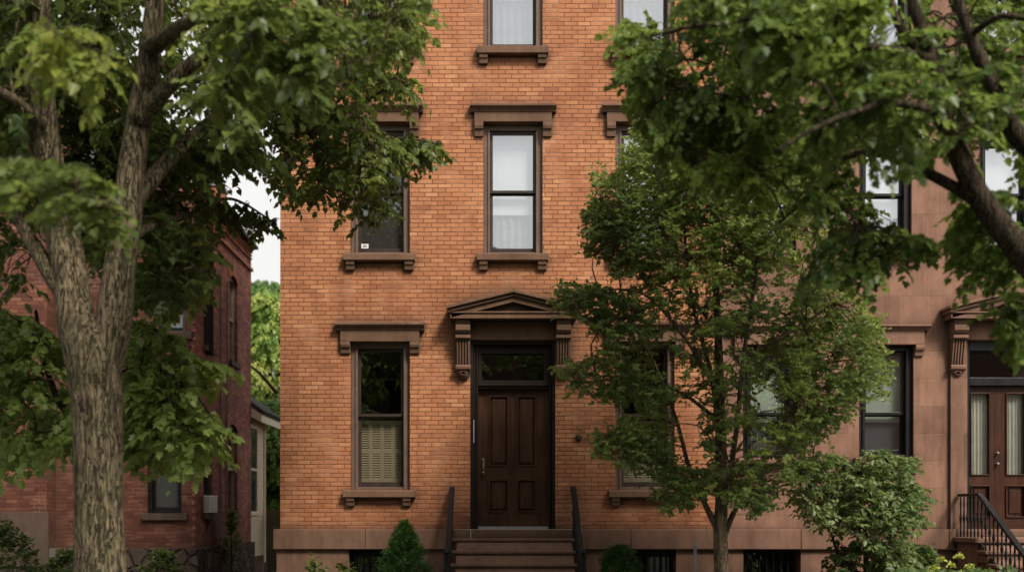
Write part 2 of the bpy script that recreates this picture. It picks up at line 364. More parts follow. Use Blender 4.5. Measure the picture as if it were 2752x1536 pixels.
# ------------------------------------------------------------------ window kit (facade facing -y)
def sash_window(par, x0, x1, z0, z1, y, split, inner='dark', frame=FRAME, casing=FRAMEL, sash=SASH, glass=GLASS, glass_up=None, cas_w=.10):
    """opening x0..x1, z0..z1 ; y = wall face. Returns window part."""
    m = MB(); f = cas_w; yf = y + .06
    m.box(x0, x0+f, yf, yf+.10, z0, z1); m.box(x1-f, x1, yf, yf+.10, z0, z1); m.box(x0+f, x1-f, yf, yf+.10, z1-f*.85, z1)
    m.box(x0+f, x1-f, yf, yf+.10, z0, z0+.045)
    # stepped moulding
    m.box(x0+f-.035, x0+f, yf-.018, yf, z0, z1-f*.85+.0); m.box(x1-f, x1-f+.035, yf-.018, yf, z0, z1-f*.85)
    win = m.build('window', casing, par, .006)
    a, b = x0+f, x1-f; zt = z1-f*.85; zb = z0+.045
    r = .045
    up = MB(); ys = yf+.045
    up.box(a, a+r, ys, ys+.04, split, zt); up.box(b-r, b, ys, ys+.04, split, zt); up.box(a+r, b-r, ys, ys+.04, zt-.05, zt); up.box(a+r, b-r, ys-.004, ys+.04, split, split+.045)
    up.build('sash', sash, win, .004)
    lo = MB(); yl = ys+.042
    lo.box(a, a+r, yl, yl+.04, zb, split+.02); lo.box(b-r, b, yl, yl+.04, zb, split+.02); lo.box(a+r, b-r, yl, yl+.04, zb, zb+.08); lo.box(a+r, b-r, yl, yl+.04, split-.02, split+.02)
    lo.build('sash', sash, win, .004)
    g = MB(); g.add([(a+r,ys+.02,split+.04),(b-r,ys+.02,split+.04),(b-r,ys+.02,zt-.05),(a+r,ys+.02,zt-.05)], [(0,1,2,3)])
    g.build('pane', glass_up or glass, win)
    g = MB(); g.add([(a+r,yl+.02,zb+.08),(b-r,yl+.02,zb+.08),(b-r,yl+.02,split-.02),(a+r,yl+.02,split-.02)], [(0,1,2,3)])
    g.build('pane', glass, win)
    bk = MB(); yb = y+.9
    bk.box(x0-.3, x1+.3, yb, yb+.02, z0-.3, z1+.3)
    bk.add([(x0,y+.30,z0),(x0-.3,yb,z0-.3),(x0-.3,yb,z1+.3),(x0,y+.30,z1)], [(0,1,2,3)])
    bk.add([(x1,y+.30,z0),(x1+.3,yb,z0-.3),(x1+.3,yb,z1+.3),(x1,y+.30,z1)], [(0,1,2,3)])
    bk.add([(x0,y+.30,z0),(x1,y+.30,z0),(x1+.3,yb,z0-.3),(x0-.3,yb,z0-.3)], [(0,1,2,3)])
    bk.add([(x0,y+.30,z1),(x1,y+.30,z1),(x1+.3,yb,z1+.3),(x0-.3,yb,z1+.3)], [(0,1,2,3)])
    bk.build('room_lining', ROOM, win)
    yi = y + .235
    if inner == 'shutter':
        w4 = (b-a-.01)/4; zs0 = zb+.07; zs1 = split-.05
        for k in range(4):
            s_ = MB(); xa = a+.005+k*w4+.002; xb = xa+w4-.004; st = .026
            s_.box(xa, xa+st, yi, yi+.022, zs0, zs1); s_.box(xb-st, xb, yi, yi+.022, zs0, zs1)
            zm = zs0+(zs1-zs0)*.5
            for (p, q) in ((zs0, zs0+.05), (zm-.025, zm+.025), (zs1-.06, zs1)): s_.box(xa+st, xb-st, yi, yi+.022, p, q)
            for (p, q) in ((zs0+.05, zm-.025), (zm+.025, zs1-.06)):
                n_ = int((q-p)/.034)
                for i in range(n_):
                    zc = p+(i+.5)*(q-p)/n_
                    s_.prism_x([(yi-.002, zc-.014), (yi+.003, zc-.017), (yi+.024, zc+.010), (yi+.019, zc+.013)], xa+st, xb-st)
            s_.build('shutter', SHUT, win)
    elif inner == 'blind':
        s_ = MB(); s_.box(a, b, yi, yi+.004, split-.3, zt); s_.box(a, b, yi-.012, yi+.016, zt-.16, zt-.135)
        s_.build('roller_blind', BLIND, win)
    if inner in ('blind', 'curtain'):
        s_ = MB(); n_ = 40; vs = []; fs = []
        top = split if inner == 'blind' else zt
        for i in range(n_+1):
            x = a+(b-a)*i/n_; yy = yi+.05+.018*math.sin(i*.95)+.008*math.sin(i*2.3)
            vs += [(x, yy, zb), (x, yy, top)]
        for i in range(n_): fs.append((2*i, 2*i+2, 2*i+3, 2*i+1))
        s_.add(vs, fs); s_.build('curtain', CURT, win, smooth=True)
    elif inner == 'screen':
        s_ = MB(); s_.box(a+r, b-r, yl+.045, yl+.048, zb+.05, split); s_.build('insect_screen', SCREEN, win)
        s_ = MB(); s_.box(a, b, yi, yi+.004, zb, split+.02); s_.build('roller_blind', SCREEN, win)
    elif inner == 'grey':
        s_ = MB(); s_.box(a, b, yi, yi+.004, zb, zt); s_.build('roller_blind', GREYSH, win)
    elif inner == 'pale':
        s_ = MB(); s_.box(a, b, yi, yi+.004, split-.1, zt); s_.build('roller_blind', mat_pale, win)
        s_ = MB(); s_.box(a, b, yi+.01, yi+.014, zb, split-.1); s_.build('roller_blind', GREYSH, win)
    return win
mat_pale = mat_paint('pale_green_blind_cloth', (.66,.74,.62), .8, .06)

def lintel(par, cx, half_cap, half_fr, half_open, z_cap1, z_cap0, z_fr0, z_ear, mat, y=0.):
    m = MB()
    h = z_cap1 - z_cap0
    # cap moulding profile in (y,z)
    pr = [(y+.002, z_cap0), (y-.075, z_cap0), (y-.085, z_cap0+h*.2), (y-.11, z_cap0+h*.42), (y-.13, z_cap0+h*.55), (y-.14, z_cap0+h*.62), (y-.14, z_cap0+h*.86), (y-.125, z_cap1-.004), (y+.002, z_cap1+.012)]
    m.prism_x(pr, cx-half_cap, cx+half_cap)
    l = m.build('lintel', mat, par, .005)
    m = MB(); m.box(cx-half_fr, cx+half_fr, y-.07, y+.002, z_fr0, z_cap0-.001)
    m.build('frieze', mat, l, .006)
    for s_ in (-1, 1):
        xa, xb = sorted((cx+s_*half_open, cx+s_*half_fr)); xa += .002; xb -= .002
        e = z_fr0 - z_ear
        m = MB(); m.prism_x([(y+.002, z_ear), (y-.035, z_ear), (y-.045, z_ear+e*.3), (y-.05, z_ear+e*.45), (y-.075, z_ear+e*.5), (y-.088, z_ear+e*.7), (y-.085, z_fr0-.002), (y+.002, z_fr0-.002)], xa, xb)
        m.build('bracket', mat, l, .004)
    return l

def sill(par, x0, x1, z1, z0, zb, bx, mat, y=0.):
    m = MB(); m.prism_x([(y+.10, z0), (y-.10, z0), (y-.115, z0+.01), (y-.115, z1-.02), (y-.10, z1-.01), (y+.10, z1)], x0, x1)
    s_ = m.build('sill', mat, par, .006)
    e = z0-zb
    for (a, b) in bx:
        m = MB(); m.prism_x([(y+.002, zb), (y-.05, zb), (y-.06, zb+e*.3), (y-.065, zb+e*.5), (y-.085, zb+e*.6), (y-.095, z0-.002), (y+.002, z0-.002)], a, b)
        m.build('bracket', mat, s_, .004)
    return s_

# ------------------------------------------------------------------ the orange brick townhouse
house = thing('brick_townhouse', 'tall orange brick townhouse with brown stone lintels and pedimented dark door', 'townhouse', (.3, 4, 0))
XL, XR = ax(705), ax(1806); ZTOP = 12.4; ZB = az(1330)
sh = ax(957+334) - ax(957)
cxs = [ax(956.5), ax(1290.5), ax(1622.5)]
hw = (ax(1031)-ax(882))/2
z1s, z1t = az(1231), az(860)
z2s, z2t = az(639), az(311)
z3s = az(121); z3t = z3s + (z2t-z2s)
holes = []
for c in (cxs[0], cxs[2]): holes.append((c-hw, c+hw, z1s, z1t))
for c in cxs: holes.append((c-hw, c+hw, z2s, z2t)); holes.append((c-hw, c+hw, z3s, z3t))
dx0, dx1, dzt = ax(1183), ax(1397), az(857)
holes.append((dx0, dx1, ZB, dzt))
m = MB(); wall_holes(m, 'y', 0., XL, XR, ZB, ZTOP, holes, .28)
m.add([(XL,0,ZB),(XL,9,ZB),(XL,9,ZTOP),(XL,0,ZTOP)], [(3,2,1,0)])
m.add([(XR,0,ZB),(XR,9,ZB),(XR,9,ZTOP),(XR,0,ZTOP)], [(0,1,2,3)])
m.add([(XL,9,ZB),(XR,9,ZB),(XR,9,ZTOP),(XL,9,ZTOP)], [(3,2,1,0)])
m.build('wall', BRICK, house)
m = MB(); m.box(XL-.02, XR+.02, -.02, 9.02, ZTOP, ZTOP+.12); m.box(XL-.3, XR+.02, -.45, 0, ZTOP-.35, ZTOP+.2)
m.build('roof', STONE, house, .01)
# floor 1 windows
for i, c in ((0, cxs[0]), (2, cxs[2])):
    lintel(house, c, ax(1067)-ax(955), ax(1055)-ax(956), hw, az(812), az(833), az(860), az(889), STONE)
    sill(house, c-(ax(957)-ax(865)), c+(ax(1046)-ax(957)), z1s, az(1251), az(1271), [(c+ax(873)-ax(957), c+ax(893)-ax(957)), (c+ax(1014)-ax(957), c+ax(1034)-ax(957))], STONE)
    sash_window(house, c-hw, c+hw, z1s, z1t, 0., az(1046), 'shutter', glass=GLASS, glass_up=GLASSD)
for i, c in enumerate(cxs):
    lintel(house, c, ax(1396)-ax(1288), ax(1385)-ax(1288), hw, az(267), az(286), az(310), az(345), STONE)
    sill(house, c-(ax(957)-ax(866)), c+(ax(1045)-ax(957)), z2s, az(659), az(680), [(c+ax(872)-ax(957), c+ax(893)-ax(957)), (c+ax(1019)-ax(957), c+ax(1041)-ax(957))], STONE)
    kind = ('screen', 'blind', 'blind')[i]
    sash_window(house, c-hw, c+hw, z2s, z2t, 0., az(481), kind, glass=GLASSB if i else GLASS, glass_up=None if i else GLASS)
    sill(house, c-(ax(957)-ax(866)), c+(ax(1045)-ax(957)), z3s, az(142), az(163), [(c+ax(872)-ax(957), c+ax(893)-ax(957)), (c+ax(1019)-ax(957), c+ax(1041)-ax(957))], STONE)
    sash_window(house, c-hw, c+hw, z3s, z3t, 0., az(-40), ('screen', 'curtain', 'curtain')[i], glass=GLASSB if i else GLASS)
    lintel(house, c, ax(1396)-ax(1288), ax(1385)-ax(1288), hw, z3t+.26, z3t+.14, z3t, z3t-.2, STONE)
# sticker on the second floor left window
p = at(918, 619, .14)
m = MB(); m.box(p.x-.055, p.x+.055, .138, .140, p.z-.036, p.z+.036); stick = m.build('window_sticker', WHITEP, house)
m = MB()
for k in range(14):
    a, b = 2*PI*k/14, 2*PI*(k+1)/14
    m.add([(p.x+.028*math.cos(a), .136, p.z+.018*math.sin(a)), (p.x+.028*math.cos(b), .136, p.z+.018*math.sin(b)), (p.x+.018*math.cos(b), .136, p.z+.009*math.sin(b)), (p.x+.018*math.cos(a), .136, p.z+.009*math.sin(a))], [(0,1,2,3)])
m.build('sticker_emblem', IRON, stick)
# base
bz1 = ZB; bz0 = az(1380)
joints = [ax(693)-.02, ax(920), ax(1143)-.006]
jr = [ax(1440)+.03, ax(1585), XR]
for a, b in list(zip(joints, joints[1:]))+list(zip(jr, jr[1:])): MB().box(a+.002, b-.002, -.09, .3, bz0, bz1).build('water_table', STONEB, house, .012)
MB().box(XL-.11, XL, .3, 9, bz0, bz1).build('water_table', STONEB, house, .012)
m = MB()
bw = [(ax(878), ax(1040)), (ax(1562), ax(1700))]
wall_holes(m, 'y', -.03, XL-.05, XR, -.1, bz0-.002, [(a, b, .15, bz0-.004) for a, b in bw], .4)
m.add([(XL-.05,-.03,-.1),(XL-.05,9,-.1),(XL-.05,9,bz0),(XL-.05,-.03,bz0)], [(3,2,1,0)])
m.build('base_wall', STONEB, house)
for a, b in bw:
    m = MB(); m.box(a, b, .36, .40, .15, bz0); w_ = m.build('basement_window', ROOM, house)
    m = MB(); m.add([(a+.05,.30,.2),(b-.05,.30,.2),(b-.05,.30,bz0-.06),(a+.05,.30,bz0-.06)], [(0,1,2,3)]); m.build('pane', GLASS, w_)
    m = MB(); n_ = 9
    for k in range(n_): x = a+(b-a)*(k+.5)/n_; m.tube([(x,.08,.16),(x,.08,bz0-.01)], .009, 6)
    for zz in (.3, bz0-.12): m.box(a, b, .072, .088, zz, zz+.02)
    m.build('grille', IRON, w_)
    m = MB(); m.box(a, a+.05, .27, .33, .15, bz0-.01); m.box(b-.05, b, .27, .33, .15, bz0-.01); m.box(a+.05, b-.05, .27, .33, bz0-.07, bz0-.01); m.build('frame', BLACKF, w_)

# door surround
def pediment_door(par, cx, stone, ybase=0., shell=True):
    X = lambda p, y=0.: ax(p, y) - ax(1288.5, y) + cx
    yb = -.30
    m = MB()  # horizontal bed
    m.box(X(1132,yb)-.0, X(1445,yb), yb, ybase, az(800,yb), az(787,yb))
    m.box(X(1127,yb), X(1450,yb), yb-.02, ybase, az(787,yb), az(783,yb))
    ped = m.build('pediment', stone, par, .005)
    A = X(1120,yb-.06); B = X(1457,yb-.06); zt = az(727,yb-.06); ze = az(768,yb-.06); zl = az(781,yb)
    xm = cx
    def rake(y0, off_t, off_b, inset, nm):
        mm = MB()
        for s_ in (-1, 1):
            xe = (A if s_ < 0 else B) - s_*inset
            pts = [(xe, ze-off_t), (xm, zt-off_t), (xm, zt-off_b), (xe, ze-off_b)]
            if s_ < 0: pts = [pts[0], pts[3], pts[2], pts[1]]
            mm.prism_y(pts, y0, ybase)
        return mm
    # three stepped courses
    th = .045
    rake(yb-.075, 0, th, 0, '').build('raking_cornice', stone, ped, .006)
    rake(yb-.035, th, th+.05, .02, '').build('raking_cornice', stone, ped, .005)
    rake(yb-.0, th+.05, th+.13, .05, '').build('raking_frieze', stone, ped, .003)
    zb_ = az(783,yb)
    m = MB(); m.prism_y([(X(1150,yb), zb_), (X(1427,yb), zb_), (xm, zt-.14)], yb+.09, ybase); m.build('tympanum', stone, ped)
    # frieze panel above door
    m = MB(); m.box(X(1182), X(1396), -.05, ybase+.1, az(855), az(800,yb)); m.box(X(1180), X(1398), -.11, ybase-.051, az(808), az(800,yb))
    m.build('frieze', stone, par, .006)
    for (a, b) in ((1145.5, 1181.5), (1396, 1432)):
        y1 = -.24
        xa, xb = X(a), X(b)
        Z = lambda p: az(p)
        t = MB()  # side profile: scroll top, band, fluted shaft, roll
        prof = [(ybase+.001, Z(806)), (y1, Z(806)), (y1, Z(818)), (y1+.015, Z(821)), (y1-.005, Z(826)), (y1+.0, Z(836)), (y1+.035, Z(843)), (y1+.07, Z(846)), (ybase+.001, Z(846))]
        t.prism_x(prof[::-1], xa, xb); t.box(xa-.02, xb+.02, y1-.03, ybase+.001, Z(806), Z(801))
        con = t.build('console', stone, par, .004)
        t = MB(); t.box(xa-.005, xb+.005, y1+.03, ybase+.001, Z(855), Z(847)); t.box(xa, xb, y1+.06, ybase+.001, Z(858), Z(855)); t.build('band', stone, con, .003)
        t = MB(); n_ = 5; w_ = (xb-xa)
        fl = [(ybase+.001, Z(858)), (y1+.075, Z(858)), (y1+.085, Z(870)), (y1+.14, Z(918)), (ybase+.001, Z(918))]
        t.prism_x([(y+.022 if y < -.01 else y, z) for y, z in fl][::-1], xa+.004, xb-.004)
        for k in range(n_):
            x = xa+.004+(w_-.008)*(k+.5)/n_
            t.prism_x(fl[::-1], x-.011, x+.011)
        t.build('fluting', stone, con, .003)
        t = MB(); t.prism_x([(ybase+.001, Z(934)), (y1+.13, Z(934)), (y1+.105, Z(930)), (y1+.10, Z(924)), (y1+.12, Z(919)), (ybase+.001, Z(919))], xa-.004, xb+.004)
        t.build('scroll', stone, con, .004)
        if shell:
            t = MB(); cx_ = (xa+xb)/2; n_ = 9; r0 = .105; zt_ = Z(936)
            for k in range(n_):
                a0 = PI*(k+.5)/n_
                dx_, dz_ = math.cos(a0), -math.sin(a0)
                t.tube([(cx_+dx_*.012, -.045, zt_-.012), (cx_+dx_*r0*.5, -.10, zt_+dz_*r0*.5), (cx_+dx_*r0*.92, -.05, zt_+dz_*r0*.95), (cx_+dx_*r0*.98, -.0, zt_+dz_*r0)], [.006,.014,.016,.006], 6)
            t.tube([(xa, -.07, zt_), (cx_-.04, -.10, zt_-.012), (cx_, -.10, zt_+.004), (cx_+.04, -.10, zt_-.012), (xb, -.07, zt_)], [.012,.016,.012,.016,.012], 6)
            t.build('shell_ornament', stone, con)
    return ped
pediment_door(house, cxs[1], STONE)
# door frame, transom, door
yd = .16
m = MB()
m.box(dx0, dx0+.045, .02, .30, ZB, dzt); m.box(dx1-.045, dx1, .02, .30, ZB, dzt); m.box(dx0+.045, dx1-.045, .02, .30, dzt-.05, dzt)
a0, a1 = ax(1203, yd), ax(1380, yd)
m.box(dx0+.045, a0, .09, .30, ZB, dzt-.05); m.box(a1, dx1-.045, .09, .30, ZB, dzt-.05)
m.box(a0-.03, a0+.0, .07, .09, ZB, dzt-.05); m.box(a1, a1+.03, .07, .09, ZB, dzt-.05)
tz1, tz0 = az(890, yd), az(958, yd)
m.box(a0, a1, .11, .30, tz1, dzt-.05); m.box(a0, a0+.055, .12, .30, tz0, tz1); m.box(a1-.075, a1, .12, .30, tz0, tz1)
m.box(a0, a1, .10, .30, az(966, yd), tz0); m.box(a0, a1, .06, .30, az(972, yd), az(966, yd)); m.box(a0, a1, .09, .30, az(979, yd), az(972, yd))
fr = m.build('door_frame', DOORF, house, .006)
m = MB(); m.add([(a0+.05,.2,tz0),(a1-.07,.2,tz0),(a1-.07,.2,tz1),(a0+.05,.2,tz1)], [(0,1,2,3)]); m.build('transom_pane', GLASS, fr)
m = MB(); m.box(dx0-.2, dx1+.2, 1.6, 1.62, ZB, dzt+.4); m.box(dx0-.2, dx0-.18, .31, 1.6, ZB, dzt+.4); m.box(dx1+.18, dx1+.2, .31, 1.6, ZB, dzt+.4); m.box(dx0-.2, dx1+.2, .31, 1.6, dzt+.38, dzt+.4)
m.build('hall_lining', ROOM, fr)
zd0, zd1 = az(1323, yd), az(979, yd)
m = MB(); y0 = .17; pn = []
pxs = [(1232, 1277), (1302, 1346)]; pzs = [(997, 1169), (1207, 1285)]
hl = [(ax(a, yd), ax(b, yd), az(q, yd), az(p_, yd)) for a, b in pxs for p_, q in pzs]
wall_holes(m, 'y', y0, a0, a1, zd0, zd1, hl, .028); m.box(a0, a1, y0+.03, y0+.05, zd0, zd1)
door = m.build('door', DOORW, house)
m = MB()
for (a, b, c, d) in hl:
    t = .018
    for (p1, p2, q1, q2) in ((a-t, a+t*.4, c-t, d+t), (b-t*.4, b+t, c-t, d+t), (a+t*.4, b-t*.4, c-t, c+t*.4), (a+t*.4, b-t*.4, d-t*.4, d+t)):
        m.box(p1, p2, y0-.014, y0+.01, q1, q2)
    # raised field
    i_ = .05
    m.add([(a+.012,y0+.027,c+.012),(b-.012,y0+.027,c+.012),(b-.012,y0+.027,d-.012),(a+.012,y0+.027,d-.012),(a+i_,y0+.008,c+i_),(b-i_,y0+.008,c+i_),(b-i_,y0+.008,d-i_),(a+i_,y0+.008,d-i_)],
          [(0,1,5,4),(1,2,6,5),(2,3,7,6),(3,0,4,7),(4,5,6,7)])
m.build('door_panel', DOORW, door, .003)
hp = at(1215, 1172, yd)
m = MB(); m.box(hp.x-.022, hp.x+.022, y0-.008, y0, hp.z-.17, hp.z+.13)
for zz in (.09,): m.lathe((hp.x, y0-.03, hp.z+zz-.012), [(.001,0),(.018,.002),(.018,.022),(.001,.024)], 12)
m.tube([(hp.x, y0, hp.z+.05), (hp.x, y0-.05, hp.z+.04), (hp.x, y0-.055, hp.z-.03), (hp.x, y0, hp.z-.07)], .009, 8)
m.tube([(hp.x, y0, hp.z-.10), (hp.x, y0-.04, hp.z-.10), (hp.x, y0-.05, hp.z-.10), (hp.x, y0-.062, hp.z-.10)], [.01,.012,.026,.012], 12)
m.build('door_handle', BRASS, door, smooth=True)
m = MB(); m.box(ax(1203,yd), ax(1378,yd), .05, .17, ZB-.0, zd0); m.build('threshold', GREYM, house)
p = at(1192, 1056, .02); q = at(1192, 1112, .02)
m = MB(); m.box(p.x-.007, p.x+.007, .008, .02, q.z, p.z); m.build('jamb_strip', PIPE, house)
p = at(1455, 1101, -.02)
m = MB(); n_ = 20
m.tube([(p.x, 0, p.z), (p.x, -.02, p.z), (p.x, -.035, p.z)], [.052, .052, .035], n_)
m.tube([(p.x, -.03, p.z), (p.x, -.05, p.z)], [.018, .014], 12)
m.build('door_bell', mat_paint('dark_bronze', (.05,.03,.022), .45), house, .003)

# steps
steps = thing('stone_stoop', 'brown stone front steps leading up to the dark panelled door', 'steps', (cxs[1], -.9, 0))
sx0, sx1 = ax(1141, -.35), ax(1447, -.35)
m = MB(); m.box(ax(1185, -.1), ax(1440)+.028, -.10, .05, az(1352, -.1), ZB-.003); m.build('threshold_stone', STONEB, steps, .006)
m = MB(); m.box(ax(1143), ax(1184, -.1)-.003, -.088, .05, az(1352, -.1), ZB-.003); m.build('threshold_stone', STONEB, steps, .006)
zt0 = 1.223; rz = .176
for i in range(7):
    z1_ = zt0 - i*rz; yn = -.35 - .29*i
    m = MB(); m.box(sx0, sx1, yn+.03, (-.0 if i == 0 else yn+.32), max(z1_-rz, -.05), z1_-.05)
    m.box(sx0-.03, sx1+.03, yn, (.0 if i == 0 else yn+.318), z1_-.05, z1_)
    st = m.build('step', STONEB, steps, .014)
m = MB(); m.prism_x([(-.32, -.05), (-.32-.29*6.6, -.05), (-.34, zt0-.06), (-.0, zt0-.06), (-.0, -.05)], sx0+.05, sx1-.05); m.build('stair_core', STONEB, steps)

def railing(xr, label, yA, zA, yB, zB_, land=None, group=None):
    r = thing('stair_railing', label, 'railing', (xr, yB, 0), group)
    m = MB(); hw_ = .03
    def bar(m, y0, z0, y1, z1, hw_=.042, th=.055):
        m.prism_x([(y0, z0-th), (y0, z0), (y1, z1), (y1, z1-th)], xr-hw_, xr+hw_)
    bar(m, yA, zA, yB, zB_); bar(m, yA, zA-.045, yB, zB_-.045, .017, .02)
    if land is not None:
        m.box(xr-.03, xr+.03, yA, land, zA-.045, zA)
    m.build('handrail', IRON, r, .008)
    drop = .70
    m = MB(); bar(m, yA, zA-drop, yB, zB_-drop, .016, .03)
    if land is not None: m.box(xr-.016, xr+.016, yA, land, zA-drop-.03, zA-drop)
    m.build('bottom_rail', IRON, r)
    n_ = int(abs(yB-yA)/.115)
    lst = [(yA+(yB-yA)*(k+.5)/n_, zA+(zB_-zA)*(k+.5)/n_) for k in range(n_)]
    if land is not None:
        n2 = int(abs(land-yA)/.11); lst += [(yA+(land-yA)*(k+.5)/n2, zA) for k in range(n2)]
    for yy, zz in lst:
        m = MB(); pts = []; rd = []
        for j in range(13):
            t = j/12; pts.append((xr, yy, zz-.05-(drop-.05)*t)); rd.append(.011+.013*math.exp(-((t-.5)/.07)**2)+.006*math.exp(-((t-.15)/.04)**2)+.006*math.exp(-((t-.85)/.04)**2))
        m.tube(pts, rd, 8)
        m.build('baluster', IRON, r, smooth=True)
    m = MB()
    m.box(xr-.035, xr+.035, yB-.035, yB+.035, 0, zB_+.05); m.box(xr-.05, xr+.05, yB-.05, yB+.05, zB_+.05, zB_+.075)
    m.box(xr-.048, xr+.048, yB-.048, yB+.048, zB_-.15, zB_-.12); m.lathe((xr, yB, zB_+.075), [(.02,0),(.042,.03),(.045,.055),(.03,.08),(.001,.09)], 14)
    m.build('newel_post', IRON, r, .006)
    return r
railing(-.625, 'black iron stair railing on the left side of the brick house steps', -.05, 2.01, -1.78, .95)
railing(1.225, 'black iron stair railing between the steps and the young tree', -.05, 2.01, -1.78, .95)

# ------------------------------------------------------------------ brownstone neighbour
bs = thing('brownstone_townhouse', 'pinkish brownstone row house with double wooden doors and black window frames', 'townhouse', (6, 4, 0))
yb_ = -.02
def W(px0, px1, pz0, pz1): return (ax(px0), ax(px1), az(pz0), az(pz1))
bwin = [W(1868,2002,1150,868), W(2160,2297,1150,868), W(1868,2002,634,345), W(2160,2292,634,345), W(2462,2596,634,345), W(1868,2002,125,-200), W(2160,2292,125,-200), W(2462,2596,125,-200)]
ddx0, ddx1 = ax(2432), ax(2622)
XE = 12.5
m = MB(); wall_holes(m, 'y', yb_, XR+.001, XE, ZB, ZTOP+.3, bwin+[(ddx0, ddx1, ZB, dzt)], .3)
m.add([(XE,yb_,ZB),(XE,9,ZB),(XE,9,ZTOP+.3),(XE,yb_,ZTOP+.3)], [(0,1,2,3)])
m.add([(XR+.001,yb_,ZTOP),(XR+.001,9,ZTOP),(XR+.001,9,ZTOP+.3),(XR+.001,yb_,ZTOP+.3)], [(0,1,2,3)])
m.build('wall', BROWN, bs)
m = MB(); m.box(XR+.03, XE+.3, -.5, 9, ZTOP+.3, ZTOP+.6); m.build('roof', BROWNT, bs, .01)
for i, (a, b, c, d) in enumerate(bwin):
    cx = (a+b)/2; h_ = (b-a)/2
    sash_window(bs, a, b, c, d, yb_, az(1042) if i < 2 else (c+d)/2 , 'pale' if i < 2 else 'blind', casing=BLACKF, frame=BLACKF, sash=BLACKF, glass=GLASSB, glass_up=GLASSB)
    lintel(bs, cx, h_+.22, h_+.14, h_, d+.30, d+.21, d, d-.17, BROWNT, yb_)
    sill(bs, cx-h_-.09, cx+h_+.09, c, c-.115, c-.23, [(cx-h_-.05, cx-h_+.07), (cx+h_-.07, cx+h_+.05)], BROWNT, yb_)
dcx = ax(2527)
bdd = pediment_door(bs, dcx, BROWNT, yb_, True)
m = MB(); xp0, xp1 = dcx-(ax(1288.5)-ax(1146)), dcx-(ax(1288.5)-ax(1181))
MB().box(xp0+.01, xp1-.0, -.07, yb_+.001, ZB, az(938)).build('pilaster', BROWNT, bs, .006); MB().box(2*dcx-xp1, 2*dcx-xp0-.01, -.07, yb_+.001, ZB, az(938)).build('pilaster', BROWNT, bs, .006)
m = MB(); yq = .12
m.box(ddx0, ddx0+.06, .04, .30, ZB, dzt); m.box(ddx1-.06, ddx1, .04, .30, ZB, dzt); m.box(ddx0+.06, ddx1-.06, .04, .30, az(880), dzt); m.box(ddx0+.06, ddx1-.06, .04, .30, az(968), az(948))
fr = m.build('door_frame', BLACKF, bs, .005)
m = MB(); m.add([(ddx0+.06,.2,az(948)),(ddx1-.06,.2,az(948)),(ddx1-.06,.2,az(880)),(ddx0+.06,.2,az(880))], [(0,1,2,3)]); m.build('transom_pane', GLASSD, fr)
m = MB(); m.box(ddx0-.2, ddx1+.2, 1.2, 1.22, ZB, dzt+.4); m.build('hall_lining', ROOM, fr)
mid_ = ax(2512)
for (a, b, g0, g1) in ((ddx0+.06, mid_, ax(2443,.12), ax(2487,.12)), (mid_, ddx1-.06, ax(2532,.12), ax(2576,.12))):
    m = MB(); gl = (g0, g1, az(1192,.12), az(990,.12)); pl = (g0, g1, az(1298,.12), az(1222,.12))
    wall_holes(m, 'y', .12, a+.002, b-.002, ZB+.005, az(968), [gl, pl], .04)
    dl = m.build('door', DOORM, bs)
    m = MB()
    for (p0, p1, q0, q1) in (gl, pl):
        t = .016
        m.box(p0-t, p0, .10, .13, q0-t, q1+t); m.box(p1, p1+t, .10, .13, q0-t, q1+t); m.box(p0, p1, .10, .13, q0-t, q0); m.box(p0, p1, .10, .13, q1, q1+t)
    m.box(pl[0], pl[1], .15, .165, pl[2], pl[3]); m.box(pl[0]+.05, pl[1]-.05, .135, .15, pl[2]+.05, pl[3]-.05)
    m.build('door_panel', DOORM, dl, .003)
    m = MB(); m.add([(g0,.15,gl[2]),(g1,.15,gl[2]),(g1,.15,gl[3]),(g0,.15,gl[3])], [(0,1,2,3)]); m.build('pane', GLASS, dl)
    m = MB(); n_ = 26; vs = []; fs = []
    for i in range(n_+1):
        x = g0-.02+(g1-g0+.04)*i/n_; vs += [(x, .20+.014*math.sin(i*1.3), gl[2]-.02), (x, .20+.014*math.sin(i*1.3), gl[3]+.02)]
    for i in range(n_): fs.append((2*i, 2*i+2, 2*i+3, 2*i+1))
    m.add(vs, fs); m.build('lace_curtain', LACE, dl, smooth=True)
    m = MB(); kx = mid_ + (.045 if a >= mid_-.001 else -.0)
    if a >= mid_-.001:
        for zz in (1138, 1165): m.tube([(mid_+.03,.12,az(zz)), (mid_+.03,.08,az(zz)), (mid_+.03,.06,az(zz))], [.012,.022,.012], 10)
        m.build('door_handle', GREYM, dl, smooth=True)
js = [XR+.004, ax(2010), ax(2200), ax(2380), ax(2500), XE]
for a, b in zip(js, js[1:]): MB().box(a+.002, b-.002, -.11, .3, bz0, bz1).build('water_table', BROWNT, bs, .012)
m = MB(); bh = (ax(1868), ax(2012), .15, bz0-.006)
wall_holes(m, 'y', -.05, XR+.002, XE, -.1, bz0-.003, [bh], .4); m.build('base_wall', BROWNT, bs)
m = MB(); m.box(bh[0], bh[1], .34, .38, .15, bz0); w_ = m.build('basement_window', ROOM, bs)
m = MB(); m.add([(bh[0]+.05,.28,.2),(bh[1]-.05,.28,.2),(bh[1]-.05,.28,bz0-.06),(bh[0]+.05,.28,bz0-.06)], [(0,1,2,3)]); m.build('pane', GLASS, w_)
m = MB()
for k in range(8): x = bh[0]+(bh[1]-bh[0])*(k+.5)/8; m.tube([(x,.06,.16),(x,.06,bz0-.01)], .009, 6)
m.build('grille', IRON, w_)
st2 = thing('brownstone_stoop', 'brownstone steps with a landing in front of the double wooden doors', 'steps', (dcx, -1.4, 0))
lx0, lx1 = ax(2395), 2*dcx-ax(2395)
